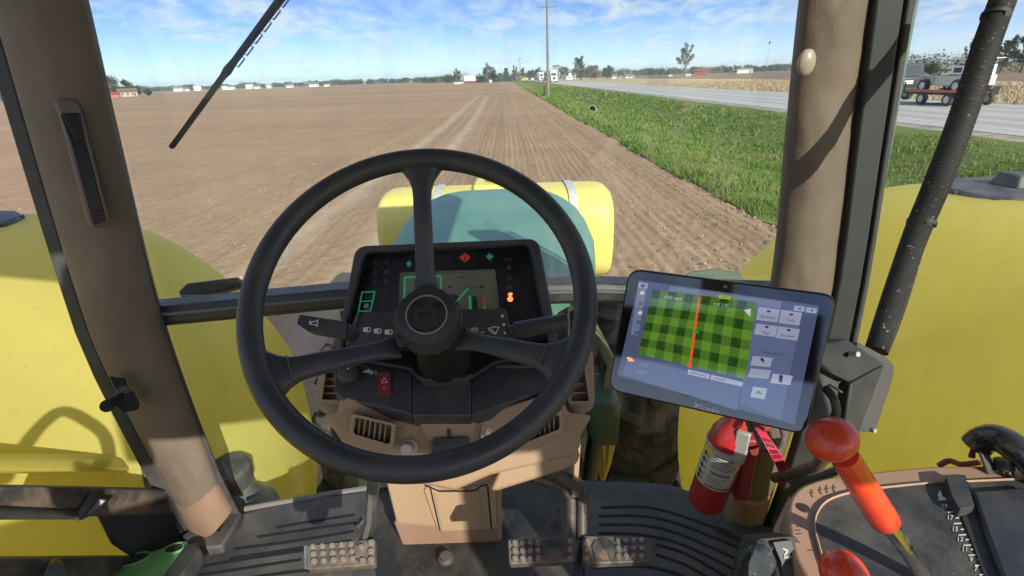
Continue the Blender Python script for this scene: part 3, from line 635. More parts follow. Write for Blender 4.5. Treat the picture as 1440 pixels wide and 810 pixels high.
car(17.3, 236, .5, 'dark car between the two white trucks', DPAINT); car(17.0, 300, .5, 'dark car left of the left white truck', DPAINT, h=1.8); car(17.2, 345, .5, 'white car in the queue left of the trucks', WPAINT, h=1.9, w=2.0); car(17.0, 430, .5, 'small white car farthest back in the queue', WPAINT, h=1.9, w=2.0)
b0 = at(736, 112, 330, .1); t = thing('yellow_van', b0, 'small yellow van far down the road by the second pole', 'van'); A = lambda a, b, c: b0 + Vector((a, b, c))
MB().loft([[A(-w_, y_, .5), A(w_, y_, .5), A(w_, y_, z_), A(-w_, y_, z_)] for w_, y_, z_ in ((.9, 0, 1.3), (1, .2, 1.5), (1.05, .9, 1.6), (1.05, 1.5, 2.6), (1.05, 5.5, 2.6))]).build('body', mat('yellow_van_paint', (.75, .45, .05), .4), t, bev=.08)
MB().prism([A(-.9, .88, 1.65), A(.9, .88, 1.65), A(.85, 1.4, 2.4), A(-.85, 1.4, 2.4)], (0, -.05, .02)).build('windscreen', CARG, t)
for sx in (-1, 1):
    for yy in (.9, 4.3): wheel(t, A(.95 * sx, yy, .42), .42, .28)

# dark four-by-four towing a trailer in the far lane
def suv():
    b0 = Vector((23.3, 31.6, .5)); t = thing('towing_car', b0, 'dark blue four-by-four seen from behind at the right window, towing a trailer', 'car'); A = lambda a, b, c: b0 + Vector((a, b, c * 1.15))
    sec = lambda yy, w, z0, z1: [A(-w, yy, z0), A(w, yy, z0), A(w, yy, z1), A(-w, yy, z1)]
    BL = mat('dark_blue_paint', (.018, .032, .042), .35, coat=.2)
    MB().loft([sec(0, .84, .55, 1.12), sec(.04, .9, .5, 1.16), sec(3.1, .92, .5, 1.16), sec(4.5, .86, .5, 1.08), sec(4.6, .8, .55, .95)]).build('body', BL, t, bev=.05)
    MB().loft([sec(.03, .84, 1.12, 1.16), sec(.12, .78, 1.12, 1.82), sec(2.5, .78, 1.12, 1.85), sec(3.3, .84, 1.12, 1.18)]).build('cabin', BL, t, bev=.06)
    MB().prism([A(-.68, .035, 1.22), A(.68, .035, 1.22), A(.64, .105, 1.72), A(-.64, .105, 1.72)], (0, -.02, 0)).build('rear_window', CARG, t, bev=.01)
    for yy in (.3, 1.5): MB().prism([A(-.825, yy, 1.22), A(-.825, yy + 1.0, 1.22), A(-.785, yy + .9, 1.72), A(-.785, yy + .08, 1.72)], (-.012, 0, 0)).build('side_window', CARG, t)
    MB().box(A(0, -.07, .58), (1.75, .18, .2)).build('bumper', STEELK, t, bev=.03); MB().box(A(.0, -.03, .93), (.5, .03, .2)).build('number_plate', WHITE, t)
    MB().tube([A(0, -.1, .45), A(0, -.7, .45)], .035, 8).build('tow_bar', STEELK, t); MB().box(A(0, .6, 1.92), (1.3, 1.2, .06)).build('roof_rack', STEELK, t, bev=.02)
    for sx in (-1, 1):
        MB().box(A(.80 * sx, -.01, 1.0), (.12, .06, .28)).build('tail_lamp', TAILR, t, bev=.01)
        for yy in (.95, 3.6): wheel(t, A(.78 * sx, yy, .38), .38, .26)
suv()
ORNG = mat('orange_paint', (.62, .17, .06), .5, dust=.2)
def trailer():
    b0 = Vector((23.35, 25.9, .5)); t = thing('flatbed_trailer', b0, 'low black flatbed trailer with orange rails behind the dark four-by-four', 'trailer'); A = lambda a, b, c: b0 + Vector((a, b, c))
    MB().box(A(0, 2.75, .56), (1.9, 3.7, .09)).build('deck', STEELK, t, bev=.02)
    for sx in (-1, 1): MB().bar(A(.95 * sx, .9, .70), A(.95 * sx, 4.5, .70), .06, .12).build('side_rail', ORNG, t)
    MB().bar(A(-.6, 4.5, .52), A(0, 5.55, .47), .08, .1).bar(A(.6, 4.5, .52), A(0, 5.55, .47), .08, .1).build('drawbar', STEELK, t)
    for sx in (-1, 1):
        for yy in (1.35, 3.1): wheel(t, A(1.02 * sx, yy, .31), .31, .2)
        MB().prism([A(.98 * sx, .84, .5), A(.98 * sx, .88, .5), A(.98 * sx, .80, .92), A(.98 * sx, .76, .92)], (-.35 * sx, 0, 0)).build('ramp', STEELK, t)
    MB().box(A(-1.0, 4.6, .85), (.06, .06, .55)).build('jack', IRON, t)
trailer()
def jeep():
    b0 = Vector((23.35, 26.75, 1.105)); t = thing('off_road_vehicle', b0, 'cream open off-road vehicle with flat canopy top strapped on the trailer', 'jeep'); A = lambda a, b, c: b0 + Vector((a, b, c))
    CR = mat('cream_paint', (.62, .60, .52), .4, dust=.2); sec = lambda yy, w, z0, z1: [A(-w, yy, z0), A(w, yy, z0), A(w, yy, z1), A(-w, yy, z1)]
    MB().loft([sec(0, .68, .36, .80), sec(.05, .72, .34, .84), sec(1.9, .72, .34, .80), sec(1.95, .62, .34, .86), sec(3.2, .55, .36, .80), sec(3.3, .5, .4, .72)]).build('body', CR, t, bev=.04)
    for sx in (-1, 1):
        MB().tube([A(.62 * sx, 2.3, .55), A(.72 * sx, 2.35, .78), A(.74 * sx, 2.75, .84), A(.74 * sx, 3.1, .76), A(.72 * sx, 3.25, .6)], .09, 8, flat=.6).build('fender', CR, t)
        for yy in (.55, 2.75): wheel(t, A(.70 * sx, yy, .33), .33, .24)
        for yy in (.1, 2.6): MB().tube([A(.66 * sx, yy, .8), A(.64 * sx, yy - .02, 1.55)], .025, 8).build('canopy_post', STEELK, t)
        MB().tube([A(.62 * sx, 2.05, .84), A(.62 * sx, 1.55, 1.32)], .022, 8).build('windshield_post', STEELK, t); MB().ell(A(.42 * sx, 3.3, .64), (.09, .05, .09), 10, 6).build('headlight', HLAMP, t)
    MB().box(A(0, 1.3, 1.58), (1.45, 2.9, .05)).build('canopy', WPAINT, t, bev=.02); MB().box(A(0, .12, 1.06), (1.3, .05, .5)).build('rear_panel', WPAINT, t, bev=.02)
    MB().prism([A(-.71, .35, .88), A(-.71, 1.15, .88), A(-.70, 1.1, 1.28), A(-.70, .4, 1.28)], (-.02, 0, 0)).build('side_curtain', WPAINT, t, bev=.03); MB().box(A(-.725, .75, 1.08), (.02, .5, .24)).build('curtain_window', CARG, t, bev=.01)
    for sx in (-.3, .3): MB().box(A(sx, 1.2, .86), (.45, .45, .14)).box(A(sx, .98, 1.08), (.45, .12, .5)).build('seat', BLACK, t, bev=.03)
    MB().box(A(0, 3.31, .56), (.6, .03, .22)).build('grille', STEELK, t)
jeep()

# air: the far trees pale a little
if HAZE:
    hm = bpy.data.materials.new('haze_air'); hm.use_nodes = True; hm.node_tree.nodes.clear(); ho_ = hm.node_tree.nodes.new('ShaderNodeOutputMaterial'); pv = hm.node_tree.nodes.new('ShaderNodeVolumePrincipled')
    pv.inputs['Color'].default_value = (.80, .88, .96, 1); pv.inputs['Density'].default_value = HAZE; pv.inputs['Anisotropy'].default_value = .1; hm.node_tree.links.new(pv.outputs[0], ho_.inputs['Volume'])
    kind(MB().box((0, 1200, 12.0), (5200, 3200, 29.0)).build('haze', hm, smooth=0), 'stuff')

# ================================================================ TRACTOR
CXM = -0.09                                     # middle of the tractor
FLOOR = 1.40
T_ = thing('tractor', (CXM, 1.4, 0), 'tractor seen from its driver seat, with black steering wheel, tan dashboard and green hood', 'tractor')
V3 = Vector
def mirx(x): return 2 * CXM - x
# --- cab shell behind and above the driver
LINER = mat('roof_liner', (.30, .25, .20), .8)
MB().prism([V3((x, y, 3.04)) for x, y in rpoly([(-.96, -.26), (.80, -.26), (.78, 1.32), (-.95, 1.32)], .12)], (0, 0, .16)).build('cab_roof', LINER, T_, bev=.03)
MB().box((.31, -.31, 2.84), (1.06, .10, .46)).box((-.215, -.315, 2.76), (.10, .06, .50)).build('sun_baffle', LINER, T_, bev=.02)  # added unseen boxes that keep the sun off the left pillar and wheel
MB().box((-.485, -.60, 2.465), (.93, .03, .21)).build('reflection_baffle', mat('baffle_black', (.012, .012, .012), .9), T_, bev=.004)  # added dark panel out of view, darkens what the tablet screen reflects
for sx in (-.98, .82): MB().bar((sx, -.62, .9), (sx * .96, -.55, 2.9), .09, .09, (0, 1, 0)).build('rear_post', STEELK, T_, bev=.01)
MB().box((CXM, -.62, 1.22), (1.75, .06, .46)).build('rear_panel', TAN, T_, bev=.01)
SEATM = mat('seat_cloth', (.07, .05, .035), .9)
MB().prism([V3((CXM + x, -.34, z)) for x, z in rpoly([(-.25, 1.72), (.25, 1.72), (.24, 2.02), (.18, 2.13), (-.18, 2.13), (-.24, 2.02)], .05)], (0, -.10, .02)).build('seat_backrest', SEATM, T_, bev=.03)
MB().box((CXM, -.12, 1.72), (.50, .46, .12)).build('seat_cushion', SEATM, T_, bev=.04, seg=3)
MB().box((CXM, -.12, 1.53), (.30, .30, .26)).build('seat_base', STEELK, T_, bev=.02)
# floor
MB().prism([V3((x, y, FLOOR)) for x, y in [(-.98, -.6), (.80, -.6), (.80, 1.02), (.60, 1.12), (.45, 1.20), (.14, 1.235), (-.32, 1.235), (-.55, 1.19), (-.80, 1.13), (-.98, 1.02)]], (0, 0, -.06)).build('cab_floor', STEELK, T_, bev=.004)
pf = Plane((0, 0, FLOOR + .012), (0, 0, 1)); GROOVE = mat('groove_black', (.006, .006, .007), .8)
def floor_mat(px, grooves):
    m = slab(MB(), px, pf, .0125).build('floor_mat', MATM, T_, bev=.004)
    for g in grooves:
        pts = spline([pf.hit(a, b, .0) for a, b in g], 4); MB().tube(pts, .0052, 6, flat=.30, up=(0, 0, 1)).build('mat_groove', GROOVE, m, smooth=60)
    return m
lab(floor_mat([(335, 724), (412, 703), (520, 690), (516, 745), (530, 812), (505, 850), (180, 850), (268, 775), (300, 762)],
    [[(388, 742 + 0), (440, 733), (498, 724)], [(362, 755), (430, 745), (500, 735)], [(330, 772), (420, 760), (498, 747)], [(322, 786), (420, 771), (495, 760)], [(266, 800), (340, 787), (428, 774)], [(262, 812), (345, 799), (424, 787)], [(330, 816), (430, 802), (520, 797)]]), 'left ribbed rubber floor mat, half in a strip of sunlight')
lab(floor_mat([(828, 688), (905, 690), (958, 702), (1006, 724), (1075, 752), (1050, 850), (820, 850), (824, 745)],
    [[(845, 714), (905, 713), (960, 726), (1045, 758)], [(842, 726), (905, 726), (958, 738), (1042, 772)], [(842, 738), (905, 739), (958, 752), (1040, 788)], [(841, 750), (900, 752), (960, 766), (1038, 804)], [(922, 766), (965, 779), (1032, 818)], [(922, 780), (965, 795), (1020, 828)], [(832, 798), (900, 796), (960, 810), (1010, 840)]]), 'right ribbed rubber floor mat with curved grooves')
bt = pf.hit(627, 787); bm_ = MB(); bm_.lathe(bt, (0, 0, 1), [(.020, 0), (.020, .006), (.014, .010), (.014, .016), (.006, .018)], 20).build('floor_bolt', IRON, T_)
bt = pf.hit(503, 741, .012); MB().tube([bt, bt + V3((.012, .018, .004))], .0035, 8).lathe(bt, (-.012, -.018, -.004), [(.008, 0), (.008, .004)], 6).build('loose_bolt', IRON, T_)

# --- pillars -------------------------------------------------------------
def pillar(name, Lp, Rp, y, bulge, label):
    """fabric-covered corner post: Lp, Rp = left and right edge pixels from top to bottom at depth y(k)"""
    core = MB(); cov = []
    m = len(Lp)
    for k in range(m):
        a = P(*Lp[k], y=y[k]); b = P(*Rp[k], y=y[k]); c = (a + b) / 2; e = (b - a); tow = V3((-c.x * .55, -c.y, 0)).normalized()
        ring = []
        for i in range(25):
            t = i / 24; s = sin(pi * t) ** .62; f_ = sin(pi * t)
            w = .011 * f_ * (vnoise(np.array([t * 3.0 + k * .10]), np.array([k * 22.0 / m]), 41)[0] - .5) + .006 * f_ * (vnoise(np.array([t * 7.0 - k * .3]), np.array([k * 40.0 / m]), 42)[0] - .5)
            ring.append(a + e * t + tow * (bulge * s + w))
        ring += [b - tow * .035, a - tow * .035]; cov.append(ring)
    return cov
def resamp(pts, n):
    pts = spline([V3((a, b, 0)) for a, b in pts], 12); L = [0]
    for i in range(1, len(pts)): L.append(L[-1] + (pts[i] - pts[i - 1]).length)
    out = []
    for k in range(n):
        s = L[-1] * k / (n - 1); i = max(j for j in range(len(L)) if L[j] <= s + 1e-9); i = min(i, len(pts) - 2)
        q = pts[i].lerp(pts[i + 1], (s - L[i]) / max(1e-9, L[i + 1] - L[i])); out.append((q.x, q.y))
    return out
n = 60
Lp = resamp([(-28, -40), (0, 50), (100, 390), (150, 525), (246, 706)], n); Rp = resamp([(106, -40), (118, 0), (160, 180), (225, 445), (308, 680)], n)
Yl = [1.06] * n
lp = MB().loft(pillar('l', Lp, Rp, Yl, .045, '')).build('pillar', FABRIC, T_, smooth=60); lab(lp, 'left front pillar wrapped in brown vinyl fabric')
Lf = resamp([(246, 706), (268, 752)], 4); Rf = resamp([(306, 676), (327, 716)], 4)
f_ = pillar('l', Lf, Rf, [1.06] * 4, .049, ''); MB().loft(f_).build('pillar_foot', FOOT, lp, smooth=50, bev=.003)
pp = pf.off(-.008)
slab(MB(), [(255, 752), (270, 742), (308, 745), (326, 705), (340, 722), (312, 768), (270, 772)], pp, .03, .045).build('foot_plate', BLACK, lp, bev=.006)
def strip_px(pa, pb, y0, y1, toward, m, name, par, bev=.004, nn=14):
    A = resamp(pa, nn); B = resamp(pb, nn); r = []
    for a, b in zip(A, B):
        q = P(*a, y=y0); w = P(*b, y=y0); t = V3((0, -1, 0)) * toward; r.append([q, w, w + t, q + t])
    return MB().loft(r).build(name, m, par, bev=bev, smooth=30)
strip_px([(100, -40), (112, 0), (154, 180), (219, 445), (306, 680), (324, 718)], [(110, -40), (121, 0), (163, 180), (230, 445), (320, 688), (338, 720)], 1.07, 0, .01, RUBBER, 'rubber_seal', lp)
strip_px([(-58, -40), (-26, 50), (80, 395), (133, 535), (255, 765)], [(-30, -40), (-1, 50), (100, 392), (150, 527), (270, 752)], 1.08, 0, -.05, RUBBER, 'rubber_seal', lp)
# grab handle on the left pillar
pv = Plane(P(112, 230, y=1.0), (P(112, 230, y=1.0) - EYEP) * -1)
hb = slab(MB(), rpoly([(74, 140), (104, 137), (114, 150), (153, 308), (150, 320), (130, 321), (122, 312), (84, 165)], 9), pv, .03, .004).build('grab_handle', mat('handle_brown', (.155, .105, .085), .38), lp, bev=.006, seg=3)
slab(MB(), rpoly([(84, 160), (113, 158), (119, 192), (150, 312), (131, 315), (100, 202)], 5), pv, .018, .0065).build('grip_recess', mat('glossy_black', (.006, .006, .007), .3, spec=.25), hb, bev=.002)
slab(MB(), rpoly([(86, 160), (112, 159), (119, 190), (115, 199), (106, 198)], 6), pv, .012, .014).build('grip_insert', mat('glossy_black_clip', (.012, .012, .013), .3, spec=.3), hb, bev=.003)
slab(MB(), rpoly([(128, 297), (144, 295), (150, 312), (132, 317)], 4), pv, .012, .013).build('grip_insert', mat('clip_black', (.012, .012, .013), .4, spec=.3), hb, bev=.003)
# door latch on the left pillar
LATCH = mat('latch_black', (.018, .018, .018), .65, spec=.25)
pl = Plane(P(170, 555, y=.98), (P(170, 555, y=.98) - EYEP) * -1)
dl = slab(MB(), [(153, 529), (176, 532), (181, 548), (164, 552)], pl, .03, .012).build('door_latch', LATCH, T_, bev=.004)
slab(MB(), rpoly([(163, 560), (188, 549), (197, 570), (193, 577), (174, 580), (164, 572)], 3), pl, .03, .02).build('catch', LATCH, dl, bev=.005)
slab(MB(), [(160, 558), (166, 545), (178, 541), (186, 550), (168, 565)], pl, .02, .016).build('hinge_plate', RUST, dl, bev=.003)
MB().tube([pl.hit(152, 570, .03), pl.hit(164, 562, .02), pl.hit(172, 556, .01)], [.012, .009, .009], 12).lathe(pl.hit(151, 570.5, .031), pl.hit(151, 570.5, .1) - pl.hit(162, 564, .02), [(.0135, -.004), (.0135, .004), (.006, .004)], 14).build('striker_pin', LATCH, dl)
lab(dl, 'rust-stained black door latch on the left pillar')

# right pillar
Lp = resamp([(1139, -40), (1128, 0), (1108, 190), (1088, 390), (1050, 590), (1022, 730)], n); Rp = resamp([(1238, -40), (1230, 0), (1204, 190), (1176, 420), (1112, 610), (1085, 700)], n)
rp = MB().loft(pillar('r', Lp, Rp, [1.06] * n, .045, '')).build('pillar', FABRIC, T_, smooth=60); lab(rp, 'right front pillar wrapped in brown vinyl fabric with a snap button')
Lf = resamp([(1030, 690), (1018, 740)], 4); Rf = resamp([(1088, 690), (1073, 738)], 4); MB().loft(pillar('r', Lf, Rf, [1.05] * 4, .050, '')).build('pillar_foot', FOOT, rp, smooth=50, bev=.003)
slab(MB(), [(1006, 736), (1022, 730), (1072, 738), (1092, 742), (1084, 768), (1040, 752)], pp, .03, .03).build('foot_plate', BLACK, rp, bev=.006)
strip_px([(1222, -40), (1218, 0), (1194, 190), (1164, 420), (1106, 640), (1070, 742)], [(1262, -40), (1256, 0), (1229, 190), (1192, 430), (1140, 650), (1096, 750)], 1.05, 0, .03, mat('seal_grey', (.026, .032, .034), .6, dust=.06), 'rubber_seal', rp)
strip_px([(1262, -40), (1256, 0), (1229, 190), (1192, 430), (1140, 650), (1096, 750)], [(1272, -40), (1265, 0), (1237, 190), (1199, 435), (1146, 652), (1101, 752)], 1.055, 0, .012, mat('seal_black', (.010, .010, .011), .5), 'rubber_seal', rp, .002)
strip_px([(1272, -40), (1265, 0), (1237, 190), (1199, 435), (1146, 652), (1101, 752)], [(1288, -40), (1277, 0), (1246, 190), (1206, 438), (1152, 655), (1106, 754)], 1.05, 0, .022, RUBBER, 'rubber_seal', rp)
strip_px([(1288, -40), (1277, 0), (1246, 190), (1206, 438)], [(1304, -40), (1290, 0), (1255, 190), (1211, 440)], 1.06, 0, .006, mat('glass_edge', (.10, .16, .14), .15), 'glass_edge', rp, .002)
bc = P(1134, 88, y=.985); MB().ell(bc, (.016, .010, .023), 18, 10).build('snap_button', mat('button_cap', (.33, .28, .22), .3), rp, smooth=80)
# cross bar under the windshield
cb = MB()
xb = [(-.86, 1.10), (-.40, 1.125), (.20, 1.125), (.70, 1.09)]
zb = [P(212, 428, y=1.10).z, P(480, 402, y=1.125).z, P(770, 396, y=1.125).z, P(1090, 404, y=1.09).z]
r = []
for (x, y), z in zip(xb, zb): r.append([V3((x, y - .03, z - .012)), V3((x, y - .022, z)), V3((x, y + .03, z)), V3((x, y + .03, z - .052)), V3((x, y - .018, z - .052)), V3((x, y - .03, z - .040))])
lab(cb.loft(r).build('windshield_bar', STEELK, T_, bev=.003), 'black bar along the lower edge of the windshield')
r = [[q + V3((0, -.012, .0)) for q in (V3((x, y - .025, z - .018)), V3((x, y - .025, z - .012)), V3((x, y - .01, z - .012)), V3((x, y - .01, z - .018)))] for (x, y), z in zip(xb, zb)]
MB().loft(r).build('bar_trim', mat('trim_blue_grey', (.10, .12, .14), .3), T_)
# glass
def pane(name, pts, m, th=.005): return MB().prism(pts, (V3(pts[1]) - V3(pts[0])).cross(V3(pts[2]) - V3(pts[0])).normalized() * th).build(name, m, T_, smooth=0)
wtop = 2.84
pane('windshield', [V3((-.84, 1.15, zb[1] - .02)), V3((.66, 1.15, zb[1] - .02)), V3((.60, 1.15, wtop)), V3((-.80, 1.15, wtop))], GLASS)
pane('lower_windshield', [V3((-.84, 1.145, FLOOR + .02)), V3((-.40, 1.215, FLOOR + .02)), V3((-.42, 1.165, zb[1] - .055)), V3((-.84, 1.14, zb[1] - .065))], GLASS2)
pane('lower_windshield', [V3((.18, 1.225, FLOOR + .02)), V3((.62, 1.135, FLOOR + .02)), V3((.65, 1.115, zb[2] - .065)), V3((.18, 1.165, zb[2] - .055))], GLASS2)
MB().tube([V3((-.80, 1.145, FLOOR + .012)), V3((-.56, 1.195, FLOOR + .012)), V3((-.33, 1.232, FLOOR + .012))], .008, 8).build('glass_gasket', mat('gasket', (.16, .15, .14), .4), T_)
pane('side_window', [V3((.795, 1.075, 1.70)), V3((.87, .05, 1.70)), V3((.82, .05, 2.84)), V3((.742, 1.075, 2.84))], GLASS2)

# --- steering wheel -----------------------------------------------------
SW = V3((-.116, .593, EYE - .248)); se, sy = .80437, .03263
SN = V3((sin(sy) * cos(se), -cos(sy) * cos(se), sin(se))); SA = SN.cross(V3((0, 0, 1))).normalized() * -1; SB = SN.cross(SA)
if SA.x < 0: SA = -SA
if SB.z < 0: SB = -SB
def sw(a, rr, h=0): return SW + SA * (cos(a) * rr) + SB * (sin(a) * rr) + SN * h
hubp = Plane(SW - SN * .052, SN).hit(600, 443); HUB = hubp
rim = MB().tube([sw(2 * pi * k / 96, .2083) for k in range(96)], .0150, 18, closed=True).build('steering_wheel', RIMM, T_, smooth=80); lab(rim, 'large black three-spoke steering wheel')
spl = Plane(SW - SN * .012, SN)
def spoke(h0, r0, w0, w1):
    a = Plane(HUB - SN * .030, SN).hit(*h0); b = Plane(SW - SN * .002, SN).hit(*r0); d = (b - a); sd = d.cross(SN).normalized(); rings = []
    for k in range(15):
        t = k / 14; c = a + d * t + SN * (.004 * sin(pi * t)); w = w0 + (w1 - w0) * t + (.030 * max(0, (t - .72) / .28) ** 2.3) + .006 * max(0, 1 - t / .18); th = .0075 + .004 * t
        rings.append([c + sd * w * math.copysign(abs(cos(q)) ** .55, cos(q)) + SN * th * math.copysign(abs(sin(q)) ** .55, sin(q)) for q in [2 * pi * i / 16 for i in range(16)]])
    s = MB().loft(rings).build('spoke', RIMM, rim, smooth=70)
    j = .80; c = a + d * j + SN * .004
    MB().bar(c - sd * (w1 * 1.0) + SN * .0105, c + sd * (w1 * 1.0) + SN * .0105, .0014, .0016, SN).build('spoke_seam', mat('seam_grey', (.09, .09, .09), .5), rim)
    return s
spoke((600, 418), (592, 226), .0135, .0125); spoke((560, 488), (371, 530), .0105, .0160); spoke((648, 477), (797, 510), .0105, .0160)
cup = MB().lathe(HUB, SN, [(.026, -.085), (.036, -.05), (.036, -.032), (.028, -.030)], 40).build('hub', BLACK, rim, smooth=40)
kn = MB(); kn.lathe(HUB, SN, [(.036, -.036), (.0455, -.031), (.0455, -.014), (.0435, -.010)], 72, 1, .045).build('knurled_collar', RIMM, rim, smooth=30)
MB().lathe(HUB, SN, [(.0415, -.012), (.0428, -.006), (.0405, .0), (.032, .002), (.0265, .0015)], 48).build('hub_knob', RIMM, rim, smooth=50)
MB().lathe(HUB, SN, [(.0282, .0012), (.0282, .0034), (.0262, .0034), (.0262, .0012)], 48).build('cap_ring', mat('ring_grey', (.40, .38, .35), .35, .5), rim, smooth=30)
MB().lathe(HUB, SN, [(.0263, .0006), (.0263, .0024), (.001, .0026)], 40).build('hub_cap', mat('hub_cap_black', (.014, .014, .015), .35, dust=.15, dscale=40), rim)
hp_ = Plane(HUB + SN * .0026, SN)
em = MB(); slab(em, [(583, 432), (614, 432), (614, 438), (583, 438)], hp_, .0008, .0006); slab(em, [(583, 438.5), (589, 438.5), (589, 462), (583, 462)], hp_, .0008, .0006); slab(em, [(608, 438.5), (614, 438.5), (614, 462), (608, 462)], hp_, .0008, .0006); slab(em, [(589.5, 456), (607.5, 456), (607.5, 462), (589.5, 462)], hp_, .0008, .0006)
em.build('hub_emblem', mat('emblem_grey', (.035, .035, .035), .5), rim, smooth=0)
# tilt column boot below the hub
ax = -SN
MB().lathe(HUB + ax * .08, ax, [(.028, 0), (.034, .05), (.045, .12), (.05, .2)], 28).build('column_boot', mat('boot_black', (.010, .010, .011), .7), T_)

# --- instrument pod ------------------------------------------------------
ip = Plane((0, .90, EYE - .28), (0, -.87, .49))
outer = rpoly([(499, 346), (758, 335), (789, 500), (786, 520), (468, 520), (474, 480)], 16, 5); inner = rpoly([(512, 356), (745, 344), (774, 500), (772, 512), (480, 512), (484, 478)], 11, 5)
pod = MB(); A = [ip.hit(*q, .022) for q in outer]; B = [ip.hit(*q, .022) for q in inner]; C = [ip.hit(*q, -.02) for q in inner]; back = V3((0, .16, -.05))
c0 = sum(A, V3()) / len(A); D = [c0 + (q - c0) * .86 + back for q in A]
ipod = MB().loft([C, B, A, D], caps=True).build('instrument_pod', BLACK, T_, bev=.004, smooth=35); lab(ipod, 'black instrument pod with dark display face')
face = plate('instrument_face', inner, ip, -.0195, DARK, ipod, .003)
lcdp = ip.off(-.0185)
slab(MB(), rpoly([(562, 383), (696, 378), (704, 446), (560, 450)], 3), lcdp, .004, .002).build('display_frame', mat('display_frame_grey', (.16, .16, .15), .5, dust=.5, dscale=40), ipod, bev=.0008)
plate('display_screen', [(566, 388), (692, 382), (699, 444), (565, 448)], lcdp, .0026, LCD, ipod, .001)
l2 = lcdp.off(.0028)
def stroke(name, pts, w, pl, m, par, up=.0007, closed=False):
    """thin line drawn as small raised bars, px width w"""
    mb = MB(); k = len(pts)
    for i in range(k if closed else k - 1):
        a, b = V3((*pts[i], 0)), V3((*pts[(i + 1) % k], 0)); d = (b - a).normalized(); s = V3((-d.y, d.x, 0)) * w / 2
        slab(mb, [tuple((a + s)[:2]), tuple((b + s)[:2]), tuple((b - s)[:2]), tuple((a - s)[:2])], pl, up, up + .00004 * i)
    return mb.build(name, m, par, smooth=0)
stroke('display_border', [(568, 446), (569, 390), (620, 388.5), (621, 440)], 2.2, l2, LEDG, ipod)
text('display_digits', '10', 587, 399, l2, 8.5, LCDK, ipod, (1, -.03), .0008)
stroke('gauge_line', [(643, 423), (658, 406)], 2.2, l2, LEDG, ipod); stroke('gauge_line', [(658, 405), (669, 404.5)], .8, l2, LCDK, ipod)
stroke('gauge_bar', [(660.5, 416), (662, 446)], 3.6, l2, LEDG, ipod); stroke('gauge_bar', [(667, 417), (669, 446)], 7, l2, mat('gauge_grey', (.05, .055, .045), .4), ipod)
stroke('gauge_bar', [(681.5, 431), (682.5, 446)], 3, l2, LEDG, ipod); stroke('gauge_bar', [(681, 418), (681.5, 430)], 3.4, l2, LEDR, ipod)
plate('gauge_symbol', [(639, 413), (645, 418), (640, 424), (634, 418)], l2, .0007, LCDK, ipod); plate('gauge_symbol', [(630, 402), (636, 402), (633, 406)], l2, .0007, LCDK, ipod)
plate('gauge_symbol', [(673, 406), (681, 405), (679, 401), (675, 401.5)], l2, .0007, LCDK, ipod); text('display_digits', '46.5', 648, 390, l2, 4, LCDK, ipod, (1, -.03), .0008); text('display_digits', '97', 671, 388.5, l2, 3.6, LCDK, ipod, (1, -.03), .0008)
l3 = ip.off(-.019)
ic = lambda px, m, nm='warning_symbol': plate(nm, px, l3, .0009, m, ipod)
ic([(571, 371), (575, 366), (579, 371), (575, 376)], LEDT); ic([(646, 362), (654, 355.5), (662, 361.5), (654, 369)], LEDR, 'warning_lamp'); stroke('warning_symbol', [(654, 358), (654, 366)], 1.6, l3.off(.001), BLKP, ipod)
ic([(683, 361), (688, 356), (694, 360), (689, 366)], LEDT); ic([(708, 363), (719, 362.5), (720, 366.5), (709, 367)], LEDB)
for (x, y, w) in ((715.5, 376, 2.4), (716.5, 391, 4), (716, 403, 4.5)): stroke('warning_symbol', [(x - w, y + 2), (x, y - 3), (x + w, y + 2), (x - w, y + 2)], 1.2, l3, GREYP, ipod)
ic([(714, 414), (716, 411.5), (720, 411.5), (721, 414), (719, 416), (722, 420), (720, 424), (715, 424), (713, 420), (716, 416)], LEDO, 'warning_lamp')
for (x, y) in ((529, 370), (543, 369), (528, 384), (543, 383), (527, 397), (542, 396), (541, 411), (540, 423), (538, 435)): stroke('warning_symbol', [(x - 2.6, y + 2), (x - 1, y - 3), (x + 2.6, y - 1), (x + 1, y + 3)], 1.3, l3, GREYP, ipod)
stroke('selector_outline', [(509, 411), (527, 410), (521, 437), (504, 438)], 1.7, l3, LEDG, ipod, closed=True); stroke('selector_outline', [(506.5, 424), (524, 423)], 1.4, l3.off(.0002), LEDG, ipod); stroke('selector_outline', [(504, 438), (502, 448)], 1.4, l3, LEDG, ipod)
stroke('selector_symbol', [(511, 420), (516, 414), (514, 420), (522, 416), (523, 421)], 1.1, l3, GREYP, ipod); ic([(511, 433), (513, 427), (518, 427), (518, 433)], WHITE, 'selector_symbol')
stroke('selector_symbol', [(506, 413), (503, 424)], .8, l3, GREYP, ipod); stroke('selector_symbol', [(499, 429), (501, 426.5), (503.5, 428), (502.5, 431.5), (500, 432)], 1, l3, GREYP, ipod, closed=True)

# --- switch strip under the wheel hub and the two stalks -----------------
sp = Plane((0, .765, EYE - .385), (0, -.80, .60))
ss = slab(MB(), rpoly([(508, 440), (711, 433), (722, 478), (722, 484), (486, 490), (490, 472)], 5), sp, .05).build('switch_panel', BLACK, T_, bev=.003); lab(ss, 'black light and wiper switch panel behind the steering wheel')
slab(MB(), [(500, 442), (506, 441), (492, 484), (485, 485)], sp, .04, .004).build('panel_edge', mat('edge_grey', (.07, .07, .07), .4), ss, bev=.001)
for x, y in ((516.5, 463.5), (531.5, 465.5), (547, 467)):
    plate('headlight_symbol', [(x - 6, y - 3), (x - 1, y - 3.5), (x - 1, y + 3.5), (x - 6, y + 3)], sp, .0007, WHITE, ss)
    stroke('headlight_symbol', [(x, y - 3.4), (x + 3, y - 3), (x + 5, y), (x + 3, y + 3), (x, y + 3.4)], 1.3, sp, WHITE, ss, closed=True)
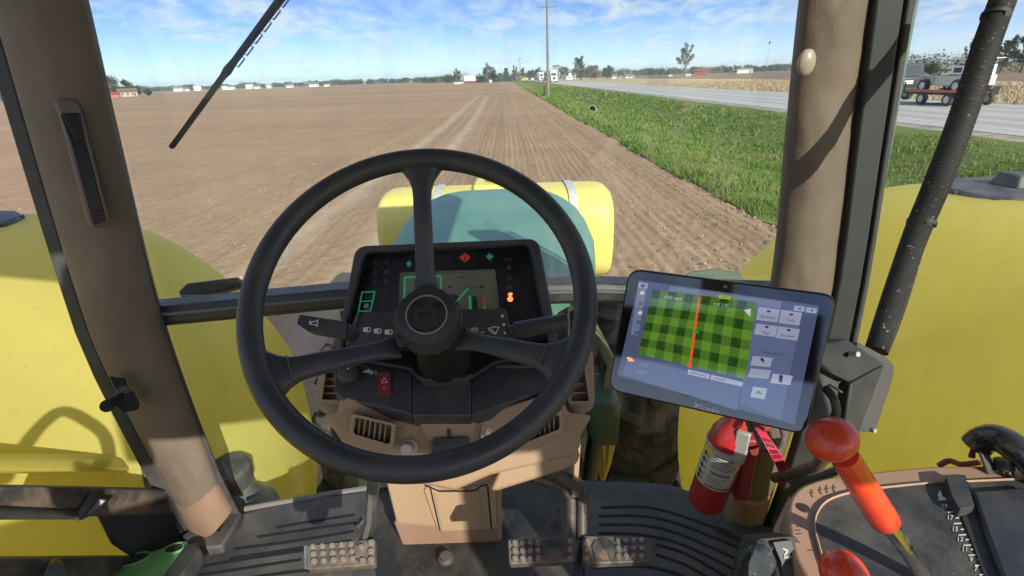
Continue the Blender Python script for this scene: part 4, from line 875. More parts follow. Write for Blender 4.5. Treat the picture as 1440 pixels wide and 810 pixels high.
for x, y, rr in ((515.5, 470.5, 1.1), (530.5, 472.5, 1.1), (706.5, 444.5, 2.2), (708.5, 456.5, 2.0), (710, 468, 1.5)):
    plate('dot_symbol', [(x + rr * cos(a * pi / 5), y + rr * sin(a * pi / 5)) for a in range(10)], sp, .0007, WHITE if x > 600 else GREYP, ss)
stroke('wiper_symbol', [(686, 462), (695, 459.5), (702, 460), (697, 469), (693, 468.5)], 1.3, sp, WHITE, ss, closed=True); stroke('wiper_symbol', [(690, 462), (697, 470)], 1.3, sp, WHITE, ss)
stroke('washer_symbol', [(660, 466), (664, 462), (669, 461), (673, 464)], 1.2, sp, WHITE, ss); stroke('washer_symbol', [(663, 466), (667, 464), (671, 466)], 1.2, sp, WHITE, ss); stroke('washer_symbol', [(676, 468), (681, 466.5)], 1.1, sp, WHITE, ss)
kp = Plane(P(450, 460, d=.70), (-.05, -.75, .66))
hs = slab(MB(), rpoly([(421, 442), (447, 446), (487, 452), (486, 476), (434, 467), (417, 455)], 3), kp, .018, .0, .96).build('horn_stalk', BLACK, T_, bev=.003, seg=3); lab(hs, 'black stalk with white horn symbol left of the steering column')
stroke('horn_symbol', [(435.5, 451), (435.5, 457)], 1.2, kp, WHITE, hs); stroke('horn_symbol', [(437, 452), (444, 452), (447, 449.5), (446, 459.5), (443.5, 456.5), (437, 456)], 1.2, kp, WHITE, hs, closed=True)
MB().tube([kp.hit(482, 464, -.008), kp.hit(490, 467, -.02), kp.hit(494, 470, -.04)], [.010, .011, .012], 12).build('stalk_boot', RUBBER, hs)
a, b = P(722, 465, d=.70), P(796, 452.5, d=.72); ws = MB().lathe(a, b - a, [(.008, -.008), (.008, 0), (.0118, .002), (.0122, (b - a).length * .9), (.0122, (b - a).length * .985), (.009, (b - a).length)], 24).build('wiper_stalk', BLACK, T_, smooth=45); lab(ws, 'round black wiper stalk right of the steering column')
MB().lathe(a, b - a, [(.0126, (b - a).length * .90), (.0126, (b - a).length * .965)], 24, 1, .05).build('stalk_ring', RIMM, ws)

# --- black lower dash -----------------------------------------------------
dp = plane3(P(620, 500, y=.80), P(500, 500, y=.80), P(620, 582, y=.68))
def dash(px, up=0.0): return slab(MB(), px, dp, .03, up).build('dash_panel', BLACK, T_, bev=.0025)
d1 = dash([(468, 500), (474, 486), (579, 486), (579.5, 583), (566, 579), (482, 561), (470, 550)]); dash([(580.2, 486), (662.8, 486), (662.8, 584), (580.2, 584)]); dash([(663.5, 486), (790, 478), (803, 500), (806, 520), (790, 541), (663.5, 584)])
slab(MB(), [(462, 486), (800, 478), (770, 500), (700, 508), (662, 531), (588, 533), (575, 518), (500, 505)], dp, .02, .014).build('column_shroud', mat('shroud_black', (.012, .012, .013), .5), T_, bev=.004)
slab(MB(), [(586, 527), (664, 525), (656, 533), (594, 534)], dp, .02, .018).build('shroud_lip', BLACK, T_, bev=.002)
kc = dp.hit(491, 527); kb = MB().lathe(kc, dp.n, [(.0185, 0), (.0185, .005), (.0170, .007), (.0162, .013), (.014, .014)], 32).build('rotary_knob', BLACK, d1, smooth=40)
kpl = Plane(kc + dp.n * .014, dp.n); plate('knob_pointer', [(488, 511), (490.5, 511), (490.5, 519), (488, 519)], kpl, .0007, WHITE, d1)
dpt = dp
plate('blower_symbol', [(509, 523), (520, 518.5), (519.5, 524)], dpt, .0007, WHITE, d1); stroke('blower_symbol', [(519, 523.5), (522, 521), (525, 523.5), (522, 526)], 1.2, dpt, WHITE, d1, closed=True); text('blower_digit', '2', 528.5, 524.5, dpt, 5, WHITE, d1); plate('blower_symbol', [(507, 513), (514, 510), (516, 514)], dpt, .0007, WHITE, d1)
hz_ = slab(MB(), rpoly([(531, 524), (549, 523.5), (550, 553), (532, 553.5)], 1.5), dpt, .012, .004).build('hazard_switch', REDS, d1, bev=.0012); lab(hz_, 'red hazard light switch')
hpz = dpt.off(.004); stroke('hazard_symbol', [(536, 538), (540, 530.5), (545, 537.5)], 1.3, hpz, mat('pink_print', (.75, .45, .45), .5), hz_, closed=True)
stroke('hazard_symbol', [(538.5, 545), (540.5, 542.5), (543, 545), (540.5, 547.5)], 1.0, hpz, mat('pink_print_faint', (.5, .25, .25), .5), hz_, closed=True); stroke('switch_seam', [(532, 540.5), (550, 540)], .8, hpz, REDX, hz_)

# --- tan dash body -------------------------------------------------------
tp = plane3(P(560, 590, y=.70), P(700, 590, y=.70), P(620, 690, y=.675))     # face below the black panel, leaning away
VD = ray(630, 620).normalized(); ts = MB(); slab(ts, [(476, 560), (580, 587), (662, 588), (788, 552), (800, 580), (834, 584), (818, 612), (812, 640), (690, 668), (640, 690), (545, 672), (492, 640), (470, 606), (452, 584), (474, 580)], tp, .10, 0, 1, VD * .10).build('dash_body', TAN, T_, bev=.006, seg=3)
dbody = bpy.data.objects['dash_body']; lab(dbody, 'tan lower dashboard body')
slab(MB(), [(486, 558), (580, 586.5), (580, 597), (560, 604), (480, 572)], tp, .03, .003, 1, VD * .04).build('dash_ledge', TAN, dbody, bev=.004); slab(MB(), [(664, 588), (792, 546), (796, 556), (690, 598), (666, 602)], tp, .03, .003, 1, VD * .04).build('dash_ledge', TAN, dbody, bev=.004)
slab(MB(), [(580, 586), (664, 587), (672, 597), (668, 600), (664, 622), (603, 622), (592, 600)], tp, .05, .016, 1, VD * .05).build('centre_cover', TAN, dbody, bev=.004)
slab(MB(), rpoly([(608, 617), (661, 615), (662, 640), (606, 642)], 3), tp, .05, .024, 1, VD * .05).build('ash_tray', mat('ash_tray_black', (.04, .045, .05), .22, dust=.15), dbody, bev=.003)
slab(MB(), [(629, 604), (632.5, 604), (634, 616), (630, 616)], tp, .01, .020, 1, VD * .01).build('key_slot', BLKP, dbody)
# wings with the side vents
wl_ = Plane(P(460, 550, y=.79), (-.22, -.80, .56)); wr = Plane(P(818, 545, y=.79), (.22, -.80, .56)); wlv, wrv = wl_.off(.022), wr.off(.022)
def vent(frame, hole, pl, nsl, vert, name, deep=.02, over=0):
    o = [pl.hit(*q, .006) for q in frame]; i = [pl.hit(*q, .006) for q in hole]; k = [pl.hit(*q, -deep) for q in hole]; e = [pl.hit(*q, -deep - .004) for q in frame]
    f = MB().loft([k, i, o, e]).build('air_vent', TAN, dbody, bev=.0015); lab(f, name)
    # slats between opposite sides of the (4-corner) opening
    q = hole4(hole); 
    for s in range(1, nsl + 1):
        t = s / (nsl + 1)
        a, b = (lerp2(q[0], q[1], t), lerp2(q[3], q[2], t)) if vert else (lerp2(q[0], q[3], t), lerp2(q[1], q[2], t))
        A_, B_ = pl.hit(*a, -.004), pl.hit(*b, -.004); MB().bar(A_, B_, .0022, .016, pl.n).build('slat', TAN, f, bev=.0005) if False else MB().prism([A_, B_, B_ - pl.n * .014, A_ - pl.n * .014], (B_ - A_).cross(pl.n).normalized() * .0022).build('slat', TAN, f)
    MB().prism([x - pl.n * .0005 for x in k], pl.n * -.002).build('vent_back', BLKP, f)
    return f
def lerp2(a, b, t): return (a[0] + (b[0] - a[0]) * t, a[1] + (b[1] - a[1]) * t)
Q4 = {}
def hole4(h): return Q4[id(h)]
def mk(corners, r, k=3):
    h = rpoly(corners, r, k); Q4[id(h)] = corners; return h
MB().prism([wl_.hit(*q, 0) for q in rpoly([(452, 486), (474, 486), (484, 566), (478, 586), (455, 583), (442, 571), (441, 560)], 8)], wl_.n * -.06).build('vent_wing', TAN, dbody, bev=.006)
vent(rpoly([(458, 488), (482, 488), (484, 568), (447, 568)], 4, 3), mk([(463, 492), (478, 492), (478, 562), (453, 562)], 2), wlv, 6, False, 'left side air vent with horizontal slats')
MB().prism([wr.hit(*q, 0) for q in rpoly([(795, 430), (815, 430), (836, 500), (838, 566), (832, 579), (808, 585), (796, 572)], 8)], wr.n * -.06).build('vent_wing', TAN, dbody, bev=.006)
vent(rpoly([(798, 432), (812, 432), (833, 570), (799, 570)], 4, 3), mk([(801, 437), (810, 437), (828, 564), (803, 564)], 2), wrv, 9, False, 'right side air vent with horizontal slats')
pc = tp.off(.024)
vent(rpoly([(494, 581), (557, 596), (553, 631), (491, 614)], 5, 3), mk([(500, 587), (551, 599), (548, 625), (497, 610)], 4), pc, 6, True, 'small left air vent with vertical slats below the dash')
vent(rpoly([(736, 601), (792, 576), (793, 607), (734, 629)], 5, 3), mk([(742, 603), (786, 583), (787, 603), (740, 622)], 4), pc, 6, True, 'small right air vent with vertical slats below the dash')
kc = tp.hit(577, 628, .004); kn_ = MB().lathe(kc, (V3(tp.n) + V3((-.1, 0, .25))), [(.013, -.01), (.013, .004), (.0105, .006), (.0105, .022), (.009, .024)], 22, 1, .03).build('temperature_knob', CREAM, dbody, smooth=35); lab(kn_, 'cream round pull knob')
slab(MB(), rpoly([(676, 594), (768, 562), (796, 568), (798, 600), (750, 634), (680, 646), (672, 640)], 6), tp, .03, .0035, 1, VD * .02).build('trim_panel', TANL, dbody, bev=.002)
stroke('lock_symbol', [(684, 609), (686, 604), (690, 604), (690, 608)], 1.4, tp.off(.0036), WHITE, dbody); plate('lock_symbol', [(683, 608), (690, 607), (690, 611), (683, 612)], tp.off(.0036), .0008, WHITE, dbody); plate('lock_symbol', [(676, 615), (680, 611), (680, 616)], tp.off(.0036), .0008, WHITE, dbody)
slab(MB(), [(690, 690), (703, 660), (812, 628), (817, 640), (812, 652), (790, 662), (700, 690)], tp, .09, -.008, 1, VD * .09).build('lower_skirt', TAN, dbody, bev=.005)
stroke('skirt_mark', [(694, 652), (697, 657), (702, 655), (703, 650)], 1.2, tp.off(-.004), BLKP, dbody)
slab(MB(), [(808, 640), (817, 625), (812, 700), (804, 700)], Plane((0, .86, 2), (0, -1, .2)), .05).build('side_skirt', TAN, dbody, bev=.003)
# steering column
colp = Plane(P(630, 765, z=FLOOR), (0, -1, .10))
sc_ = slab(MB(), rpoly([(538, 660), (704, 655), (706, 768), (572, 768), (561, 752)], 9), colp, .16).build('steering_column', TAN, T_, bev=.008, seg=3); lab(sc_, 'tan steering column casing on the cab floor')
ac = slab(MB(), [(596, 690), (600, 684), (612, 684), (616, 690), (640, 692), (650, 687), (658, 689), (664, 684), (678, 683), (684, 678), (696, 678), (700, 744), (616, 748)], colp, .02, .006).build('access_cover', TAN, sc_, bev=.002)
for a, b in (((672, 690), (676, 744)), ((612, 694), (624, 746)), ((682, 684), (688, 743))): stroke('cover_rib', [a, b], 3, colp.off(.006), TAN, ac, .003)
for g_ in ([(605, 686), (619, 747)], [(686, 684), (691, 744)], [(598, 683), (604, 685), (618, 691), (646, 691), (668, 690), (676, 684), (688, 681), (699, 673)]): stroke('cover_groove', g_, 2.0, colp.off(.0066), GROOVE, ac, .0006)
slab(MB(), [(553, 735), (700, 744), (703, 768), (566, 770)], colp, .18, .003).build('column_foot', FOOT, sc_, bev=.006)
slab(MB(), [(528, 690), (545, 684), (720, 684), (822, 686), (820, 850), (505, 850), (520, 790)], pf.off(-.006), .012).build('tunnel_mat', mat('tunnel_black', (.016, .018, .020), .5, dust=.25, dscale=6), T_, bev=.003)
# --- pedals ---------------------------------------------------------------
STUD = mat('worn_stud', (.42, .39, .35), .38, .5, var=(.16, .13, .11), vscale=60, vamt=.8); PADM = mat('pedal_pad', (.10, .085, .072), .5, .2, var=(.26, .20, .15), vscale=35, vamt=.8, bump=.3, bscale=300)
def pedal(px, d, studs, label, extra=None):
    q = [P(*p_, d=d_) for p_, d_ in zip(px, d)]; pl = plane3(q[0], q[1], q[2])
    o = slab(MB(), rpoly(px, 4), pl, .018).build('pedal', PADM, T_, bev=.003); lab(o, label)
    for x, y, r_ in studs: MB().lathe(pl.hit(x, y), pl.n, [(r_ * 1.15, 0), (r_ * 1.05, .004), (r_ * .7, .0065), (r_ * .2, .0068)], 10).build('stud', STUD, o)
    return o, pl
st = [(440 + 13.5 * i + j * 1, 770 + 10 * j - i * .9, .0058) for i in range(5) for j in range(3)] + [(522, 764 + 12 * j, .0062) for j in range(3)] + [(508, 770, .0055), (510, 789, .0055)]
o, pl = pedal([(429, 767), (527, 757), (527, 794), (432, 801)], [1.03, 1.03, .99, .99], st, 'clutch pedal pad with rows of worn studs on the left')
stroke('pad_emblem', [(505, 762), (498, 768), (498, 784), (508, 791)], 2.4, pl, IRON, o, .003); slab(MB(), [(427, 768), (431, 766), (432, 800), (428, 800)], pl, .018, .006).build('pad_edge', CHROME, o, bev=.001)
MB().tube([pl.hit(512, 765, -.02), pl.hit(520, 735, .0), P(524, 690, d=1.08), P(528, 650, d=1.0)], .013, 8).build('pedal_arm', STEELK, o)
MB().lathe(pl.hit(478, 806, -.03), pl.n, [(.03, 0), (.03, .01)], 12).build('pedal_bracket', IRON, o)
for k, (px, cx_, lb, sx) in enumerate((([(714, 758), (808, 753), (810, 789), (716, 793)], 777, 'left brake pedal pad with studs and a round medallion', [(724 + 11 * i, 764 + 11 * j) for i in range(4) for j in range(3)] + [(802, 762 + 12 * j) for j in range(3)]),
                                      ([(820, 753), (914, 755), (918, 789), (820, 793)], 851, 'right brake pedal pad with studs and a round medallion', [(869 + 11 * i, 761 + 11 * j) for i in range(4) for j in range(3)] + [(826, 762 + 12 * j) for j in range(3)]))):
    o, pl = pedal(px, [1.04, 1.04, 1.0, 1.0], [(x, y, .0055) for x, y in sx], lb)
    MB().lathe(pl.hit(cx_, 772), pl.n, [(.022, 0), (.022, .002), (.017, .0035), (.001, .004)], 24).build('medallion', RUST, o)
    stroke('pad_emblem', [(cx_ + 14, 757), (cx_ + 19, 765), (cx_ + 17, 785)] if k == 0 else [(cx_ - 12, 759), (cx_ - 17, 768), (cx_ - 13, 786)], 2.4, pl, IRON, o, .003)
    e = MB(); xx = 803 if k == 0 else 818
    e.tube([pl.hit(xx, 758, -.02), P(xx, 700, d=1.1), P(790 + 22 * k, 682, d=1.06), P(745 + 26 * k, 668 - 6 * k, d=1.04), P(740 + 26 * k, 655 - 6 * k, d=1.0)], [.011, .012, .014, .014, .014], 8, flat=1.2).build('pedal_arm', IRON, o, smooth=50)
q = Plane(P(780, 730, d=1.14), (0, -.6, .8)); slab(MB(), [(779, 710), (788, 710), (790, 750), (776, 752), (769, 735), (778, 732)], q, .008).build('brake_lock', IRON, T_, bev=.002)
MB().tube([P(818, 690, d=1.15), P(822, 740, d=1.12), P(812, 800, d=1.0), P(812, 830, d=.95)], .007, 8).build('floor_edge_strip', RUBBER, T_)

# --- wiper ----------------------------------------------------------------
yw = 1.20
w0, w1 = P(244, 201, y=yw), P(404, -14, y=yw); d = (w1 - w0); wi = MB().tube([w0, w0 + d * .5, w1, w1 + d * .3], [.004, .007, .0085, .01], 8).build('wiper', STEELK, T_); lab(wi, 'black windshield wiper hanging at the upper left')
sdv = d.cross(V3((0, -1, 0))).normalized()
MB().prism([w0 - d * .02, w0 + d * .62, w0 + d * .62 + sdv * .006, w0 - d * .02 + sdv * .008], (0, -.012, 0)).build('wiper_blade', RUBBER, wi)
MB().tube([w0 + d * .46, w0 + d * .5, w0 + d * .56], [.007, .0095, .007], 8).build('blade_clip', STEELK, wi)
e = MB()
for k in range(7):
    t0 = .55 + k * .075; a = w0 + d * t0 + sdv * .0125; e.tube([a - sdv * .007, a, a + d * .055, a + d * .055 - sdv * .007], .0018, 6)
e.build('blade_bridge', mat('wiper_steel', (.25, .22, .21), .3, .5), wi)

# --- hood, frame, front wheels ---------------------------------------------
r = []
for y, hw, zt in ((1.72, .34, 1.825), (1.8, .37, 1.832), (2.0, .425, 1.842), (2.25, .485, 1.85), (2.5, .52, 1.855), (2.85, .53, 1.862), (3.1, .515, 1.864), (3.3, .475, 1.862), (3.43, .43, 1.856), (3.51, .37, 1.845), (3.56, .28, 1.83)):
    ring = [V3((CXM - hw, y, 1.52))]
    for i in range(17):
        a = pi - pi * i / 16; ring.append(V3((CXM + hw * (abs(cos(a)) ** .45) * (1 if cos(a) > 0 else -1), y, zt - .13 + .13 * sin(a) ** .7)))
    ring.append(V3((CXM + hw, y, 1.52))); r.append(ring)
lab(MB().loft(r).build('hood', TEAL, T_, smooth=50), 'faded green hood ahead of the dash')
MB().lathe((CXM + .27, 3.0, 1.80), (0, 0, 1), [(.03, 0), (.03, .05), (.012, .06)], 12).build('fuel_cap', STEELK, T_)
MB().box((CXM, 2.5, .95), (.62, 2.3, .66)).build('engine_block', DGREEN, T_, bev=.03)
MB().box((CXM, 2.0, .55), (1.5, .22, .26)).build('front_axle', DGREEN, T_, bev=.04)
for k, (x, y, z, s) in enumerate(((.34, 1.7, 1.32, (.10, .22, .2)), (-.52, 1.62, 1.1, (.14, .3, .24)))): MB().box((x, y, z), s).build('frame_bracket', GREEN if k != 0 else DGREEN, T_, bev=.012)
for y0 in (1.62, 1.70): MB().tube([V3((.28, y0, .7)), V3((.30, y0, 1.1)), V3((.38, y0 + .1, 1.5)), V3((.30, y0 + .4, 1.62))], .022, 10).build('hydraulic_pipe', mat('olive_pipe', (.14, .13, .05), .5, dust=.3) if y0 < 1.65 else STEELK, T_)
def front_wheel(x, s):
    c = V3((x, 2.66, .65)); ri, ro, w = .33, .65, .40
    t = MB().lathe(c - V3((w / 2, 0, 0)), (1, 0, 0), [(ri, .02), (ri + .05, 0), (ro - .14, -.02), (ro - .04, .03), (ro, .08), (ro, w - .08), (ro - .04, w - .03), (ro - .14, w + .02), (ri + .05, w), (ri, w - .02)], 48).build('front_tyre', TYRE, T_, smooth=40)
    for k in range(22):
        a = 2 * pi * k / 22; o2 = a + .14
        for sd, aa in ((-1, a), (1, a + pi / 22)):
            p0 = c + V3((sd * .02, cos(aa + .10) * ro, sin(aa + .10) * ro)); p1 = c + V3((sd * .19, cos(aa - .04) * (ro - .02), sin(aa - .04) * (ro - .02)))
            MB().bar(p0, p1, .055, .07, V3((0, cos(aa), sin(aa)))).build('tread_lug', TYRE, t, bev=.008)
    MB().lathe(c, (1, 0, 0), [(.08, -.02), (.17, -.03), (.22, -.13), (.26, -.17), (.30, -.20), (.345, -.235), (.35, -.22), (.33, -.18), (.31, -.10), (.31, .10), (.33, .18), (.35, .22), (.345, .235), (.30, .2), (.22, .12), (.17, .03), (.08, .02)], 40).build('wheel_rim', RIMY, t, smooth=35)
front_wheel(.64, 1); front_wheel(mirx(.64), -1)
gp_ = Plane(P(848, 640, y=1.95), (-.35, -.85, .35))
yg = slab(MB(), [(833, 601), (863, 603), (863, 630), (858, 655), (850, 677), (845, 677), (839, 660), (834, 630)], gp_, .05).build('wheel_guard', RIMY, T_, bev=.006); lab(yg, 'narrow yellow ribbed guard seen through the right lower window')
for a_, b_, c_ in (((846, 604), (849, 640), (850, 668)), ((857, 604), (857, 635), (853, 660))): MB().tube([gp_.hit(*a_, .002), gp_.hit(*b_, .002), gp_.hit(*c_, .002)], .008, 8).build('guard_rib', RIMY, yg)
slab(MB(), [(831, 594), (868, 596), (868, 605), (831, 604)], gp_, .08, .02).build('guard_bracket', STEELK, yg, bev=.004)
lb_ = Plane(P(295, 400, y=1.45), (.2, -.8, .5)); slab(MB(), [(250, 410), (262, 398), (335, 389), (338, 402), (300, 412), (254, 418)], lb_, .05).build('cowl_vent', STEELK, T_, bev=.006)
lb_ = Plane(P(1000, 385, y=1.5), (-.2, -.8, .5)); slab(MB(), [(952, 394), (972, 381), (1008, 377), (1040, 383), (1052, 398), (1000, 404)], lb_, .05).build('cowl_vent', DGREEN, T_, bev=.006)

# --- right console ------------------------------------------------------------
cz = EYE - .62; cpn = Plane((0, 0, cz), (0, 0, 1))
con_o = rpoly([(1112, 775), (1106, 705), (1124, 682), (1165, 669), (1300, 655), (1470, 652), (1500, 860), (1160, 860)], 26, 6)
cn = slab(MB(), con_o, cpn, .50).build('side_console', TANL, T_, bev=.012, seg=3); lab(cn, 'tan side console with black tray and printed scale on the right')
cin = rpoly([(1160, 800), (1142, 735), (1158, 704), (1205, 690), (1300, 680), (1475, 672), (1500, 860), (1190, 860)], 24, 6)
a_ = [cpn.hit(*q, .003) for q in cin]; cc = sum(a_, V3()) / len(a_)
MB().loft([[cc + (q - cc) * 1.012 for q in a_], [q + V3((0, 0, .003)) for q in a_], [cc + (q - cc) * .985 + V3((0, 0, .002)) for q in a_], [cc + (q - cc) * .98 - V3((0, 0, .002)) for q in a_]], caps=False).build('tray_lip', TANL, cn, smooth=60)
slab(MB(), cin, cpn, .004, .0028).build('console_tray', mat('tray_black', (.030, .033, .036), .55, var=(.055, .058, .06), vscale=20, vamt=.8, bump=.5, bscale=500, dust=.30, dscale=9), cn)
ct = cpn.off(.003); q = ct.off(.0004)
slab(MB(), [(1331, 670), (1357, 668), (1400, 760), (1440, 860), (1405, 860), (1370, 770)], ct, .002, .002).build('lever_slot', BLKP, cn)
slab(MB(), rpoly([(1330, 669), (1356, 667), (1371, 712), (1350, 716), (1340, 700)], 3), ct, .02, .016).build('slide_stop', BLACK, cn, bev=.003)
for i, (s, x, y) in enumerate((('19', 1328, 712), ('17', 1336, 728), ('15', 1343, 744), ('13', 1350, 758.5), ('11', 1357, 772.5), ('9', 1366, 787), ('7', 1372.5, 800))):
    text('scale_number', s, x, y, ct, 6.2, WHITE, cn, (1, .03), .0008, squash=1.1)
    stroke('scale_tick', [(x + 8, y), (x + 12.5, y)], 1.2, ct, WHITE, cn); stroke('scale_tick', [(x + 4 + 1, y + 8), (x + 16, y + 7.6)], 1.2, ct, WHITE, cn)
plate('rabbit_symbol', [(1319, 694), (1322, 689), (1324, 693), (1325, 698), (1330, 700), (1331, 703), (1319, 703), (1322, 700), (1319, 697)], ct, .0008, WHITE, cn)
slab(MB(), [(1368, 690), (1450, 684), (1480, 860), (1430, 860), (1395, 770)], ct, .02, .012).build('armrest_base', mat('blue_black', (.022, .027, .036), .4, dust=.2), cn, bev=.004)
o = MB().lathe(cpn.hit(1130, 715), (0, 0, 1), [(.0085, 0), (.0085, .002), (.005, .002)], 20).build('lighter_socket', BLKP, cn)
for x, y in ((1142, 694), (1154, 690), (1163, 688), (1173, 687)): stroke('console_symbol', [(x, y - 6), (x - 1.5, y), (x + 1, y + 5)], 1.6, cpn, mat('console_print', (.12, .08, .06), .6) if x == 1142 else bpy.data.materials['console_print'], cn); stroke('console_symbol', [(x - 3, y - 1), (x + 3, y - 1.6)], 1.2, cpn.off(.0002), bpy.data.materials['console_print'], cn)
for x, y in ((1123, 741), (1122, 746), (1124, 751), (1140, 774)): stroke('console_symbol', [(x - 4, y), (x + 4, y - 1)], 1.0, cpn, bpy.data.materials['console_print'], cn)
slab(MB(), [(1075, 820), (1090, 735), (1112, 690), (1116, 720), (1112, 790), (1125, 830)], cpn.off(-.06), .45).build('console_side', TAN, cn, bev=.01)
# arch handle
hs_ = [P(1372, 628, d=.86), P(1384, 618, d=.85), P(1402, 616, d=.83), P(1425, 628, d=.81), P(1452, 650, d=.80), P(1490, 700, d=.8)]
GB = mat('glossy_lever_black', (.02, .021, .022), .10, coat=.6, dust=.08)
ah = MB().tube(spline(hs_, 6), .022, 14).build('hand_lever', GB, T_, smooth=60); lab(ah, 'glossy black arched hand lever at the right edge')
MB().loft([[P(x, y, d=dd) for x, y in ((1374, 632), (1393, 640), (1424, 738), (1414, 742))] for dd in (.86, .83)]).build('lever_web', BLACK, ah, bev=.006)
MB().tube([P(1414, 650, d=.83), P(1420, 690, d=.83), P(1432, 738, d=.83), P(1450, 760, d=.83)], .009, 10).build('lever_rod', CHROME, ah); MB().tube([P(1411, 646, d=.825), P(1413, 660, d=.825)], .013, 10).build('rod_nut', STEELK, ah)
MB().loft([[P(x, y, d=dd) for x, y in ((1360, 643), (1366, 627), (1373, 626), (1372, 646))] for dd in (.88, .86)]).build('lever_switch', REDX, ah, bev=.003)
MB().tube(spline([P(1320, 655, d=.93), P(1335, 648, d=.92), P(1352, 653, d=.92), P(1378, 650, d=.9)], 6), .005, 8).build('red_cable', mat('red_wire', (.35, .05, .07), .5), ah)
# red-knobbed levers
def red_lever(kx, ky, kd, tilt, sh, rod, label):
    K = P(kx, ky, d=kd); a = P(*sh[0], d=sh[0 + 2]); b = P(*sh[1], d=sh[3]); axd = (b - a).normalized()
    z = axd; x = z.orthogonal().normalized(); x = (RT - z * RT.dot(z)).normalized(); y = z.cross(x); M = Matrix((x, y, z)).transposed()
    o = MB().ell(K, (.0258, .0245, .0200), 30, 18, M).build('control_lever', REDK, T_, smooth=80); lab(o, label)
    L = (b - a).length; MB().lathe(a, axd, [(.0145, 0), (.0148, L * .12), (.0165, L * .85), (.0165, L * .985), (.0145, L)], 28).build('lever_grip', REDK, o, smooth=45)
    MB().tube(spline([b] + [P(x_, y_, d=d_) for x_, y_, d_ in rod], 6), .0095, 14).build('lever_rod', CHROME, o, smooth=60); return o
red_lever(1170, 618, .54, 0, [(1186, 640), (1244, 733), .545, .60], [(1262, 755, .615), (1286, 790, .645), (1300, 820, .66), (1306, 850, .68)], 'tall control lever with large red mushroom knob')
o = MB().ell(P(1187, 808, d=.53), (.0225, .026, .0225), 26, 16).build('control_lever', REDK, T_, smooth=80); lab(o, 'short control lever with red knob at the bottom edge')
MB().lathe(P(1182, 800, d=.53), P(1235, 850, d=.58) - P(1182, 800, d=.53), [(.016, 0), (.018, .1)], 24).build('lever_grip', REDK, o)
# rocker block in front of the console
rb = Plane(P(1100, 780, d=.72), V3((-.12, -.60, .60)))
rk = slab(MB(), rpoly([(1066, 757), (1118, 753), (1134, 775), (1150, 830), (1050, 830), (1052, 790)], 5), rb, .08).build('rocker_block', mat('block_black', (.018, .019, .022), .55, dust=.08), T_, bev=.006, seg=3); lab(rk, 'black rocker switch block at the bottom edge')
slab(MB(), rpoly([(1086, 762), (1113, 759), (1128, 800), (1124, 830), (1104, 830), (1098, 790)], 3), rb, .01, .007).build('rocker', BLACK, rk, bev=.003)
rb2 = rb.off(.007); stroke('speed_symbol', [(1101, 771), (1108, 775), (1103, 781)], 1.5, rb2, WHITE, rk); text('speed_unit', 'km', 1108, 783, rb2, 6, WHITE, rk, (1, -.05))

# --- left steps and rails outside the cab -------------------------------------
stp = plane3(P(110, 812, y=.95), P(262, 760, y=1.0), P(240, 840, y=.80))
def slot(c, l, w, a): return [(c[0] + l * cos(a) * cos(q) - w * sin(a) * sin(q), c[1] + l * sin(a) * cos(q) + w * cos(a) * sin(q)) for q in [2 * pi * i / 16 for i in range(16)]]
so = slab(MB(), [(92, 818), (175, 788), (262, 759), (267, 768), (232, 815), (215, 850), (70, 850)], stp, .02).build('side_step', GREEN, T_, bev=.004); lab(so, 'green side step with dark oval slots outside the left door')
SLOT = mat('slot_dark', (.018, .026, .020), .8)
for c, l, w in (((188, 786.5), 25, 6.5), ((128, 809), 22, 6.5), ((246, 771), 17, 6)):
    k = slot(c, l, w, -.32); k = [(min(x, 258), y) for x, y in k]; slab(MB(), k, stp, .001, .0012).build('step_slot', SLOT, so); MB().tube([stp.hit(*q, .001) for q in k], .003, 6, closed=True).build('slot_rim', GREEN, so)
slab(MB(), [(262, 764), (276, 762), (282, 772), (234, 835), (205, 850), (225, 815)], stp, .04, .012).build('door_sill', RUBBER, T_, bev=.006)
# added rail and block out of view, shaped after their shadow on the left tank
dr = [P(px, py, x=-1.13) + SDIR * .82 for px, py in ((-30, 690), (0, 645), (40, 600), (78, 580), (125, 592), (158, 612), (167, 645))]
MB().tube(spline(dr, 6), .013, 10).build('shadow_rail', STEELK, T_, smooth=60)
db = [P(px, py, x=-1.13) + SDIR * 1.02 for px, py in ((128, 636), (196, 652), (208, 700), (140, 676))]
MB().prism(db, SDIR * .04).build('shadow_block', BLACK, T_, bev=.004)

